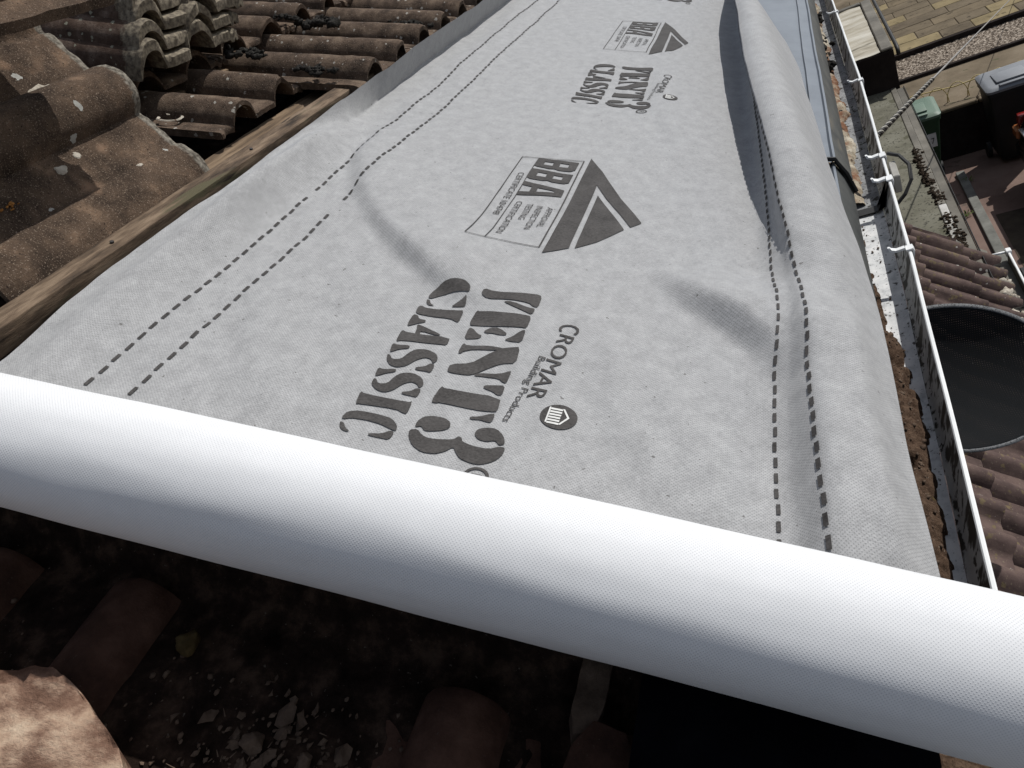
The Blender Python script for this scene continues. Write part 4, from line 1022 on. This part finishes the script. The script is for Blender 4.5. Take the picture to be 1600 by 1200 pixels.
# ================================================================== CANOPIES BELOW
fl = thing('flat_roof_canopy', 'narrow grey-green felted flat roof below the gutter', 'canopy roof', (5.5, -.45, 0))
wbox('wall', (4.30, -.66, -Z0), (7.35, WY + .018, -2.06), M['wallbrick'], fl)
def felt_top():
    vs, fs = [], []; nx, ny = 90, 22
    for i in range(nx):
        for j in range(ny):
            x = 3.9 + 3.5 * i / (nx - 1); y = -.655 + .495 * j / (ny - 1)
            vs.append((x, y, Z0 - 1.937 + .004 * noise.noise(Vector((x * 4, y * 8, 0))) + .002 * noise.noise(Vector((x * 20, y * 20, 0)))))
    fs = [(i * ny + j, (i + 1) * ny + j, (i + 1) * ny + j + 1, i * ny + j + 1) for i in range(nx - 1) for j in range(ny - 1)]
    o = from_data('felt_roof', vs, fs, M['flatfelt'], None, True); o.parent = fl; o.location = -fl.location
felt_top()
wbox('edge_board', (3.9, -.70, -2.06), (7.35, -.66, -1.945), M['trim_grey'], fl)
wbox('edge_trim', (3.9, -.700, -1.943), (4.88, -.656, -1.928), M['trim'], fl, .004)
wbox('edge_trim', (4.884, -.700, -1.943), (7.35, -.656, -1.929), M['trim_grey'], fl, .004)
wbox('edge_gutter', (3.9, -.758, -1.985), (7.35, -.702, -1.950), M['trim_grey'], fl, .004)
wbox('edge_rail', (3.9, -.764, -1.952), (7.35, -.7585, -1.938), M['black'], fl, .002)
GD = 'dark moss tufts on the flat roof edge'
for k, (x, y, r) in enumerate([(5.75, -.655, .07), (5.45, -.655, .10), (5.25, -.665, .07), (5.0, -.672, .07), (4.66, -.68, .045), (4.45, -.680, .055), (4.28, -.690, .04), (4.45, -.35, .015)]):
    bm = bmesh.new()
    for q in range(60): add_lump(bm, (x + random.gauss(0, r), y + random.gauss(0, .015), Z0 - 1.931 + random.uniform(-.004, .004)), random.uniform(.003, .013) if r > .02 else .009, 2, .8, .7, seed=q + k)
    o = from_bm('moss_tuft', bm, M['moss_brown'], None, True)
    tag(o, ['dark moss tuft on the flat roof edge, farthest from the camera', 'widest dark moss tuft on the far half of the flat roof edge', 'dark moss tuft on the flat roof edge, third from the far end', 'dark moss tuft halfway along the flat roof edge', 'small dark moss tuft on the pale trim of the flat roof', 'dark moss tuft on the pale trim nearest the lean-to tiles but one', 'small dark moss tuft on the flat roof edge right beside the lean-to tiles', 'single dark bit of moss out on the grey-green felt'][k], 'moss', GD)

bx = thing('box_canopy', 'box-shaped bay canopy with a whitewashed top and sides coloured dark for their shade, beyond the flat roof', 'canopy roof', (8.3, -.45, 0))
wbox('shade_dark_side', (7.36, -.735, -2.30), (9.40, WY + .018, -1.612), M['darkwall'], bx, .004)  # the sides' shade is put into their near-black colour
wbox('wall', (7.45, -.66, -Z0), (9.3, WY + .018, -2.302), M['darkwall'], bx)
def boxtop():
    vs, fs = [], []; nx, ny = 60, 24
    for i in range(nx):
        for j in range(ny):
            x = 7.37 + 1.95 * i / (nx - 1); y = -.635 + .475 * j / (ny - 1)
            vs.append((x, y, Z0 - 1.604 + .010 * noise.noise(Vector((x * 3, y * 5, 0))) + .005 * noise.noise(Vector((x * 9, y * 9, 0)))))
    fs = [(i * ny + j, (i + 1) * ny + j, (i + 1) * ny + j + 1, i * ny + j + 1) for i in range(nx - 1) for j in range(ny - 1)]
    o = from_data('whitewashed_top', vs, fs, M['boxtop'], None, True); o.parent = bx; o.location = -bx.location
boxtop()
wbox('edge_kerb', (7.37, -.733, -1.610), (9.38, -.640, -1.585), M['trim_grey'], bx, .008)
wbox('end_kerb', (9.30, -.638, -1.610), (9.39, WY, -1.585), M['trim_grey'], bx, .008)
bm = bmesh.new()
add_tube(bm, [(7.33, -.765, Z0 - 1.66), (7.36, -.765, Z0 - 1.62), (7.44, -.765, Z0 - 1.605), (9.42, -.765, Z0 - 1.60)], .016, 8)
o = from_bm('black_rail', bm, M['black'], None, True); o.parent = bx; o.location = -bx.location

# lean-to: rows of roll tiles falling away from the wall at 40 degrees
ln = thing('tiled_lean_to', 'brown tiled lean-to roof on the right, below the gutter', 'lean-to roof', (2.2, -.45, 0))
LA = rad(40); lc, ls = math.cos(LA), math.sin(LA)
def LW(x, t, h): return Vector((x, WY - .02 - t * lc - h * ls * -1 * -1 * 0 - h * ls, Z0 - 1.50 - t * ls + h * lc))
LX0, LX1 = -.6, 4.30
def course(t0, t1, h0, h1, dx):
    XS = np.arange(LX0, LX1, .0125); TS = np.linspace(t0, t1, 9)
    vs, fs = [], []
    for x in XS:
        d = ((x + dx) % .152) - .076
        r = float(rollprof(np.array(d), .040, .040))
        for i, t in enumerate(TS):
            f = (t - t0) / (t1 - t0)
            vs.append(LW(x, t + (.006 * noise.noise(Vector((round((x + dx) / .304) * 3.3, t0, 0)))), h0 + (h1 - h0) * f + r + .002 * noise.noise(Vector((x * 30, t * 30, 2)))))
        vs.append(LW(x, t1, h1 + r * .75 - .018))
    k = len(TS) + 1
    fs = [(i * k + j, i * k + j + 1, (i + 1) * k + j + 1, (i + 1) * k + j) for i in range(len(XS) - 1) for j in range(k - 1)]
    # close the verge end
    return vs, fs
vs, fs = [], []
for (t0, t1, h0, h1, dx) in ((-.02, .33, .0, .022, .0), (.29, .62, .0, .022, .008), (.58, .835, .0, .022, -.004)):
    a, b = course(t0, t1, h0, h1, dx); k = len(vs); vs += a; fs += [tuple(q + k for q in f) for f in b]
o = from_data('roof_tiles', vs, fs, M['tile_low'], None, True); o.data.set_sharp_from_angle(angle=rad(45)); o.parent = ln; o.location = -ln.location
bm = bmesh.new()
P = [LW(LX1 - .012, -.02, -.05), LW(LX1 - .012, .82, -.05), LW(LX1 - .012, .82, .012), LW(LX1 - .012, -.02, .002)]
Q = [p + Vector((.05, 0, 0)) for p in P]
a = [bm.verts.new(p) for p in P]; b = [bm.verts.new(p) for p in Q]
for j in range(4): bm.faces.new([a[j], a[(j + 1) % 4], b[(j + 1) % 4], b[j]])
bm.faces.new(a[::-1]); bm.faces.new(b)
bmesh.ops.recalc_face_normals(bm, faces=bm.faces)
o = from_bm('verge_board', bm, M['trim_grey'], None); o.parent = ln; o.location = -ln.location
ez = -1.50 - .835 * ls; ey = WY - .02 - .835 * lc
wbox('fascia_board', (LX0, ey + .005, ez - .16), (LX1, ey + .03, ez - .02), M['trim_grey'], ln)
wbox('gutter_floor', (LX0, ey - .085, ez - .075), (LX1 + .02, ey + .003, ez - .060), M['trim_grey'], ln)
wbox('gutter_front', (LX0, ey - .098, ez - .075), (LX1 + .02, ey - .087, ez - .012), M['trim_grey'], ln)
bm = bmesh.new(); add_tube(bm, [(LX1 + .02, ey + .01, Z0 + ez - .006), (LX1 + .02, ey - .094, Z0 + ez - .006)], .007, 6); add_tube(bm, [(LX1 + .02, ey - .094, Z0 + ez - .006), (LX0, ey - .094, Z0 + ez - .006)], .007, 6)
o = from_bm('gutter_rim', bm, M['gutter_out'], None, True); o.parent = ln; o.location = -ln.location
for x in (LX1 + .02, 3.72, 2.9, 2.0):
    bm = bmesh.new(); add_box(bm, (x - .022, ey - .108, Z0 + ez - .03), (x + .022, ey - .080, Z0 + ez + .008), .004)
    o = from_bm('gutter_clip', bm, M['gutter_out'], None); o.parent = ln; o.location = -ln.location
bm = bmesh.new()
for k in range(40):
    x = random.choice([3.93, 3.80, 3.55, 3.35, 3.2, 3.05]) + random.gauss(0, .04)
    add_lump(bm, LW(x, .80 + random.gauss(0, .025), .03), random.uniform(.010, .030), 2, .6, .8, seed=k * 1.1)
o = from_bm('eaves_mortar', bm, M['mortar'], None, True); o.parent = ln; o.location = -ln.location
bm = bmesh.new()
for k in range(60):
    x = random.uniform(2.9, 4.1); add_lump(bm, LW(x, .82 + random.gauss(0, .022), .022), random.uniform(.010, .026), 1, .7, .8, seed=k * 1.7)
o = from_bm('eaves_moss', bm, M['moss'], None, True); o.parent = ln; o.location = -ln.location
wbox('wall', (LX0, -.66, -Z0), (LX1 - .05, WY + .018, -2.10), M['wallbrick'], ln)

# ================================================================== SATELLITE DISH
def dish():
    d = thing('satellite_dish', 'black perforated satellite dish with a grey rim, below the gutter at right', 'satellite dish', (2.0, -.36, Z0 - 1.05))
    m = bpy.data.materials.new('black_perforated_sheet'); m.use_nodes = True
    nt = m.node_tree; b = nt.nodes['Principled BSDF']; L = nt.links.new
    b.inputs['Roughness'].default_value = .9; b.inputs['Base Color'].default_value = (.007, .008, .009, 1); b.inputs['Specular IOR Level'].default_value = .12
    uv = nn(nt, 'ShaderNodeUVMap'); uv.uv_map = 'face'
    mp = nn(nt, 'ShaderNodeMapping'); mp.inputs['Scale'].default_value = (1 / .0062,) * 3; L(uv.outputs[0], mp.inputs[0])
    vo = nn(nt, 'ShaderNodeTexVoronoi'); vo.inputs['Scale'].default_value = 1.0; vo.inputs['Randomness'].default_value = .0; L(mp.outputs[0], vo.inputs['Vector'])
    lt = nn(nt, 'ShaderNodeMath', operation='LESS_THAN'); L(vo.outputs['Distance'], lt.inputs[0]); lt.inputs[1].default_value = .20
    tr = nn(nt, 'ShaderNodeBsdfTransparent'); mx = nn(nt, 'ShaderNodeMixShader')
    hm = nn(nt, 'ShaderNodeMath', operation='MULTIPLY'); L(lt.outputs[0], hm.inputs[0]); hm.inputs[1].default_value = .16; L(hm.outputs[0], mx.inputs[0]); L(b.outputs[0], mx.inputs[1]); L(tr.outputs[0], mx.inputs[2]); L(mx.outputs[0], nt.nodes['Material Output'].inputs[0])
    # face axes
    c = Vector(DISH_C) + Vector((0, 0, Z0)); N = Vector(DISH_N).normalized()
    A = Vector(DISH_A); A = (A - N * A.dot(N)).normalized(); B = N.cross(A)
    ra, rb = DISH_R
    vs, fs, uvd = [], [], []; NR, NT = 14, 72
    for i in range(NR + 1):
        f = i / NR
        for k in range(NT):
            a = 2 * math.pi * k / NT
            x, y = ra * f * math.cos(a), rb * f * math.sin(a)
            vs.append(c + A * x + B * y + N * (.075 * (f * f - 1))); uvd.append((x, y))
    for i in range(NR):
        for k in range(NT):
            fs.append((i * NT + k, (i + 1) * NT + k, (i + 1) * NT + (k + 1) % NT, i * NT + (k + 1) % NT))
    o = from_data('perforated_panel', vs, fs, m, None, True); u = o.data.uv_layers.new(name='face')
    for lp in o.data.loops: u.data[lp.index].uv = uvd[lp.vertex_index]
    o.parent = d; o.location = -d.location
    rim = []
    bm = bmesh.new()
    prev = None; first = None
    for k in range(NT + 1):
        a = 2 * math.pi * k / NT
        e = A * math.cos(a) * ra + B * math.sin(a) * rb; r_ = e.normalized()
        ring = [bm.verts.new(c + e + q) for q in (r_ * -.004 - N * .004, r_ * .012 + N * .003, r_ * .0125 - N * .002, r_ * .0 - N * .010)]
        if prev:
            for j in range(4): bm.faces.new([prev[j], prev[(j + 1) % 4], ring[(j + 1) % 4], ring[j]])
        prev = ring
    bmesh.ops.recalc_face_normals(bm, faces=bm.faces)
    o = from_bm('rim', bm, M['dishrim'], None, True); o.parent = d; o.location = -d.location
    bm = bmesh.new(); add_tube(bm, [c - N * .08, c - N * .16 - A * .0, (c.x - .05, WY, c.z - .22)], .018, 8)
    o = from_bm('mounting_arm', bm, M['wire_dark'], None, True); o.parent = d; o.location = -d.location
M['dishrim'] = mat('grey_rim_metal', [(.3, (.10, .105, .11)), (.7, (.17, .175, .18))], 90, 3, .7, .1, spec=.2, speck=[(300, (.03, .03, .03), .54)])
DISH_C = (2.00, -.385, -1.065); DISH_N = (-.55, -.42, .72); DISH_A = (.25, -1, -.2); DISH_R = (.30, .215)
dish()

# ================================================================== YARD
def quad(name, x0, x1, y0, y1, z, mat_, kind='structure', sub=1):
    vs = [(x0, y0, z), (x1, y0, z), (x1, y1, z), (x0, y1, z)]
    o = from_data(name, vs, [(0, 1, 2, 3)], mat_)
    if kind: o['kind'] = kind
    return o
quad('ground', -300, 300, -300, 300, 0, M['pave'])
quad('shadow_sheet', -20, 9.35, -30, -1.60, .004, M['yard_shadow'])  # brown sheet stands for a large shadow across the paving
bm = bmesh.new(); add_box(bm, (-10, -1.515, .0), (10.72, -1.415, .045), .006); o = from_bm('kerb', bm, M['kerb'], None); o['kind'] = 'structure'
TZ = Z0 - 3.737                                     # terrace level
bm = bmesh.new(); add_box(bm, (11.44, -40, -.05), (60, 20, TZ), 0); o = from_bm('terrace', bm, M['path'], None); o['kind'] = 'structure'
rw_ = thing('retaining_wall', 'dark shaded retaining wall behind the wheelie bins, pale coping along the top', 'wall', (11.4, -4, 0))
def rbox(name, lo, hi, mat_, bevel=0):
    bm = bmesh.new(); add_box(bm, lo, hi, bevel); o = from_bm(name, bm, mat_, None); o.parent = rw_; o.location = -rw_.location
rbox('wall_face', (11.30, -40, 0), (11.438, 12, TZ - .04), M['darkwall'])
for k in range(40): rbox('coping', (11.285, -14 + k * .45, TZ - .038), (11.47, -14 + k * .45 + .437, TZ + .012), M['path'], .012)
# gravel strip with real stones along its visible stretch
vs, fs = [], []; nx, ny = 60, 150
for i in range(nx):
    for j in range(ny):
        x = 13.02 + 1.12 * i / (nx - 1); y = -5 + 5.0 * j / (ny - 1)
        vs.append((x, y, TZ + .012 + .018 * noise.noise(Vector((x * 22, y * 22, 0))) + .012 * noise.noise(Vector((x * 50, y * 50, 4)))))
fs = [(i * ny + j, (i + 1) * ny + j, (i + 1) * ny + j + 1, i * ny + j + 1) for i in range(nx - 1) for j in range(ny - 1)]
o = from_data('gravel_strip', vs, fs, M['gravel'], None, True); tag(o, 'strip of pale gravel between the path and the patio slabs', 'gravel', None, 'stuff')
bm = bmesh.new(); add_box(bm, (12.94, -9, TZ), (13.02, 0, TZ + .05), .006); o = from_bm('gravel_edging', bm, M['darkwall'], None); tag(o, 'dark edging board on the near side of the gravel strip', 'edging board')
bm = bmesh.new(); add_box(bm, (14.14, -9, TZ), (14.24, 0, TZ + .09), .006); o = from_bm('patio_edging', bm, M['darkwall'], None); tag(o, 'dark edging board between the gravel and the patio slabs', 'edging board')
# patio slabs
SM = [mat('patio_slab_%d' % i, [(.3, tuple(c * .7 for c in col)), (.5, col), (.75, tuple(min(1, c * 1.35) for c in col))], 2.5, 10, .95, .4, 40, .004, speck=[(7, tuple(c * .55 for c in col), .62)], spec=.1)
      for i, col in enumerate([(.120, .096, .066), (.132, .106, .072), (.145, .115, .076), (.21, .168, .095)])]
quad('patio_bed', 14.24, 30, -12, 2, TZ + .075, M['path'])
row = 0; x = 14.25
while x < 19.2:
    y = -5.5 - (row % 2) * .3
    while y < -.6:
        big = random.random()
        L = random.choice([.45, .6, .6, .9])
        bm = bmesh.new(); h = TZ + .085 + random.uniform(0, .006)
        add_box(bm, (x, y, TZ + .05), (x + .438, y + L - .014, h), .008)
        o = from_bm('patio_slab', bm, SM[random.choice([0, 0, 1, 1, 1, 2, 2, 3])], None); o['kind'] = 'structure'
        y += L
    x += .452; row += 1

# wheelie bins
def bin_(name, x, y, rz, body, lid, label, sticker):
    t = thing(name, label, 'wheelie bin', (x, y, 0), 'wheelie bins in front of the retaining wall'); t.rotation_euler = (0, 0, rz)
    def part(nm, bm, m_, parent=t, sm=False):
        o = bpy.data.objects.new(nm, bpy.data.meshes.new(nm)); bm.to_mesh(o.data); bm.free(); C.objects.link(o); o.data.materials.append(m_); o.parent = parent
        autosmooth(o, 35); return o
    bm = bmesh.new()                                # tapered body; front faces -x, hinge and wheels at +x
    secs = [(.06, .40, .38), (.10, .43, .42), (.55, .50, .49), (.90, .56, .55), (.955, .57, .56), (.957, .60, .585), (.995, .60, .585)]
    prev = None
    for z, dx, dy in secs:
        pts = []
        for (sx, sy) in ((-1, -1), (1, -1), (1, 1), (-1, 1)):
            r = .045
            for q in range(4):
                a = math.atan2(sy, sx) - math.pi / 4 + q * math.pi / 6
                pts.append(bm.verts.new((.02 * (z - .5) * -1 + sx * (dx / 2 - r) + r * math.cos(a), sy * (dy / 2 - r) + r * math.sin(a), z)))
        if prev:
            for i in range(16): bm.faces.new([prev[i], prev[(i + 1) % 16], pts[(i + 1) % 16], pts[i]])
        else: bm.faces.new(pts[::-1])
        prev = pts
    bm.faces.new(prev)
    part('body', bm, body)
    bm = bmesh.new()                                # lid: sloped dome with raised centre panel and front lip
    prev = None
    for z, dx, dy in ((.998, .640, .600), (1.030, .650, .610), (1.050, .600, .560), (1.058, .54, .50)):
        pts = []
        for (sx, sy) in ((-1, -1), (1, -1), (1, 1), (-1, 1)):
            r = .06
            for q in range(4):
                a = math.atan2(sy, sx) - math.pi / 4 + q * math.pi / 6
                px = sx * (dx / 2 - r) + r * math.cos(a)
                pts.append(bm.verts.new((px, sy * (dy / 2 - r) + r * math.sin(a), z + .05 * (px + .3) * (z > 1.0))))
        if prev:
            for i in range(16): bm.faces.new([prev[i], prev[(i + 1) % 16], pts[(i + 1) % 16], pts[i]])
        else: bm.faces.new(pts[::-1])
        prev = pts
    bm.faces.new(prev)
    l = part('lid', bm, lid)
    bm = bmesh.new()
    add_box(bm, (-.20, -.17, 1.064), (.13, .17, 1.092), .012, seg=2); part('raised_panel', bm, lid, l)
    bm = bmesh.new(); add_box(bm, (-.30, -.16, 1.045), (-.235, .16, 1.078), .012, seg=2); part('front_grip', bm, lid, l)
    bm = bmesh.new(); add_tube(bm, [(.35, -.25, 1.02), (.36, .25, 1.02)], .016, 8); part('handle', bm, body)
    for sy in (-1, 1):
        bm = bmesh.new(); add_tube(bm, [(.335, sy * .19, 1.03), (.335, sy * .23, 1.03)], .026, 8); part('hinge', bm, body)
        bm = bmesh.new(); add_tube(bm, [(.19, sy * .235, .10), (.19, sy * .285, .10)], .10, 20); part('wheel', bm, M['black'])
    if sticker:
        bm = bmesh.new(); add_box(bm, (-.285, -.215, .62), (-.2815, -.085, .80), 0, Matrix.Translation((.004, 0, 0))); s = part('number_sticker', bm, M['sticker'])
        # the house number on it: two figures, dark
        for i, ch in enumerate('57'):
            P = font_polys(ch, .075)
            bm = bmesh.new()
            for p in P:
                try: bm.faces.new([bm.verts.new((-.2835, -.125 - i * .055 + 0 - q[0] * .8 + .03, .665 + q[1])) for q in p])
                except ValueError: pass
            part('number', bm, M['black'], s)
    return t
bin_('wheelie_bin', 10.66, -1.02, 0.0, M['green_dark'], M['green'], 'green wheelie bin with a pale green lid, half hidden by the flat roof edge', True)
bin_('wheelie_bin', 10.84, -2.13, .03, M['grey_dark'], M['grey'], 'dark grey wheelie bin with a light grey lid, near the right edge', False)

# low bent-wire border fence on the wall
fn = thing('wire_border_fence', 'low yellow bent-wire border fence on top of the retaining wall', 'wire fence', (11.56, -2.5, TZ))
def fpart(nm, pts, r):
    bm = bmesh.new(); add_tube(bm, pts, r, 6); o = from_bm(nm, bm, M['fence'], None, True); o.parent = fn; o.location = -fn.location
fpart('top_wire', [(11.56 + .05 * math.sin(k), -.9 - k * .25, TZ + .20 + .02 * math.sin(k * 1.7)) for k in range(14)], .008)
for k in range(14):
    y = -.95 - k * .24
    fpart('hoop', [(11.56, y - .13 * math.cos(a), TZ + .24 * math.sin(a) + (.0)) for a in np.linspace(0, math.pi, 11)], .006)

# overhead wire with its helical dead end
wr = thing('guy_wire', 'grey steel wire crossing the yard from under the gutter, near end bound with twisted grip', 'wire', (3, -.5, Z0 - .6))
A_ = Vector((2.620, -.333, Z0 - .520)); B_ = Vector((11.24, -2.25, Z0 - 2.65)); D_ = (B_ - A_)
A0 = A_ - D_ * .018
def wpart(nm, pts, r, m_, sides=6):
    bm = bmesh.new(); add_tube(bm, pts, r, sides); o = from_bm(nm, bm, m_, None, True); o.parent = wr; o.location = -wr.location
wpart('strand', [A0 + D_ * (1.5 * k / 40) - Vector((0, 0, .0)) for k in range(41)], .0052, M['wire'])
tw = .179
dn = D_.normalized(); e1 = dn.cross(Vector((0, 0, 1))).normalized(); e2 = dn.cross(e1)
for ph, m_ in ((0, 'wire_dark'), (2.1, 'wire_dark'), (4.2, 'wire_pale')):
    wpart('helical_grip', [A0 + D_ * (tw * k / 300) + (e1 * math.cos(k * .40 + ph) + e2 * math.sin(k * .40 + ph)) * .0062 for k in range(301)], .0038, M[m_], 5)
bm = bmesh.new(); add_tube(bm, [A0, A0 + Vector((-.02, .12, .10)), Vector((A0.x - .05, WY, A0.z + .13))], .008, 6); o = from_bm('wall_hook', bm, M['wire_dark'], None, True); o.parent = wr; o.location = -wr.location

# weeds in the paving cracks
GWd = 'weeds growing in the paving'
for k, (x, y, lab) in enumerate([(10.43, -1.50, 'yellow-green weed beside the end of the kerb strip'), (9.50, -1.33, 'dark green weed in the pink paving between flat roof and kerb')]):
    t = thing('weed', lab, 'weed', (x, y, 0), GWd)
    bm = bmesh.new()
    for q in range(46):
        a = random.uniform(0, 6.28); L = random.uniform(.02, .075); up = random.uniform(.015, .06)
        d = Vector((math.cos(a), math.sin(a), 0)); s_ = Vector((-d.y, d.x, 0)) * random.uniform(.003, .007)
        p0 = Vector((x, y, .005)) + d * random.uniform(0, .03); p1 = p0 + d * L * .55 + Vector((0, 0, up)); p2 = p0 + d * L + Vector((0, 0, up * .7))
        v = [bm.verts.new(z) for z in (p0, p1 + s_, p2, p1 - s_)]; bm.faces.new(v)
    o = from_bm('leaves', bm, M['leaf'], None); o.parent = t; o.location = -t.location

# parked car: only its rear corner reaches into the picture
def car(x, y, rz):
    t = thing('parked_car', 'black parked car with red tail lamp, only its rear corner in view at right', 'car', (x, y, 0)); t.rotation_euler = (0, 0, rz)
    def part(nm, bm, m_, parent=t, ang=35):
        bmesh.ops.recalc_face_normals(bm, faces=bm.faces)
        o = bpy.data.objects.new(nm, bpy.data.meshes.new(nm)); bm.to_mesh(o.data); bm.free(); C.objects.link(o); o.data.materials.append(m_); o.parent = parent; autosmooth(o, ang); return o
    # local: x = along the car, rear at x = 0, front at x = 4; y across
    def loft(secs, nm, m_):
        bm = bmesh.new(); prev = None
        for (x_, hw, z0, z1, rnd) in secs:
            pts = []
            for k in range(20):
                a = 2 * math.pi * k / 20
                ca_, sa_ = math.cos(a), math.sin(a)
                e = .45 if rnd else .5
                px = math.copysign(abs(ca_)**e, ca_) * hw; pz = (z0 + z1) / 2 + math.copysign(abs(sa_)**e, sa_) * (z1 - z0) / 2
                pts.append(bm.verts.new((x_, px, pz)))
            if prev:
                for i in range(20): bm.faces.new([prev[i], prev[(i + 1) % 20], pts[(i + 1) % 20], pts[i]])
            else: bm.faces.new(pts)
            prev = pts
        bm.faces.new(prev[::-1]); return part(nm, bm, m_)
    b = loft([(.0, .55, .34, .62, 1), (.03, .70, .28, .74, 1), (.12, .80, .24, .86, 1), (.35, .86, .20, .93, 0), (1.0, .88, .18, .95, 0), (2.6, .88, .18, .95, 0), (3.3, .85, .20, .90, 0), (3.8, .76, .24, .78, 1), (3.98, .60, .32, .66, 1)], 'body', M['carpaint'])
    loft([(.30, .60, .90, 1.04, 0), (.55, .68, .90, 1.30, 0), (.95, .70, .90, 1.44, 0), (1.9, .70, .90, 1.46, 0), (2.5, .66, .90, 1.28, 0), (3.0, .62, .88, .98, 0)], 'glasshouse', M['glass'])
    loft([(.62, .58, 1.36, 1.42, 0), (.95, .62, 1.40, 1.475, 0), (1.8, .62, 1.40, 1.49, 0), (2.15, .58, 1.36, 1.44, 0)], 'roof', M['carpaint'])
    for sy in (-1, 1):
        bm = bmesh.new(); add_box(bm, (.03, sy * .75 - .05, .64), (.15, sy * .75 + .055, .80), .02, seg=2); part('tail_lamp', bm, M['lamp'])
        bm = bmesh.new(); add_box(bm, (-.015, sy * .72 - .11, .54), (.12, sy * .72 + .11, .66), .02); part('paving_reflection', bm, M['amber'])  # orange block stands for paving reflected in the car's rear
        for wx in (.72, 3.25):
            bm = bmesh.new(); add_tube(bm, [(wx, sy * .70, .31), (wx, sy * .88, .31)], .31, 28); wq = part('wheel', bm, M['black'])
            bm = bmesh.new(); add_tube(bm, [(wx, sy * .875, .31), (wx, sy * .887, .31)], .20, 20); part('rim', bm, M['chrome'], wq)
    bm = bmesh.new(); add_box(bm, (-.03, -.66, .36), (.10, .66, .52), .035, seg=2); part('bumper', bm, M['carpaint'])
    bm = bmesh.new(); add_box(bm, (-.012, -.50, .70), (.03, .50, .725), .006); part('chrome_strip', bm, M['chrome'])
    return t
car(9.42, -2.02, rad(-90))
t = thing('dark_box', 'dark box with a blue lid at the right edge, beyond the lean-to roof', 'storage box', (6.9, -1.72, 0))  # stands for a dark and blue shape not identified
bm = bmesh.new(); add_box(bm, (6.40, -1.98, .006), (7.42, -1.44, .40), .02); o = from_bm('box_body', bm, M['black'], None); o.parent = t; o.location = -t.location
bm = bmesh.new(); add_box(bm, (6.46, -1.96, .402), (7.24, -1.46, .43), .012); o = from_bm('box_lid', bm, M['blue'], None); o.parent = t; o.location = -t.location
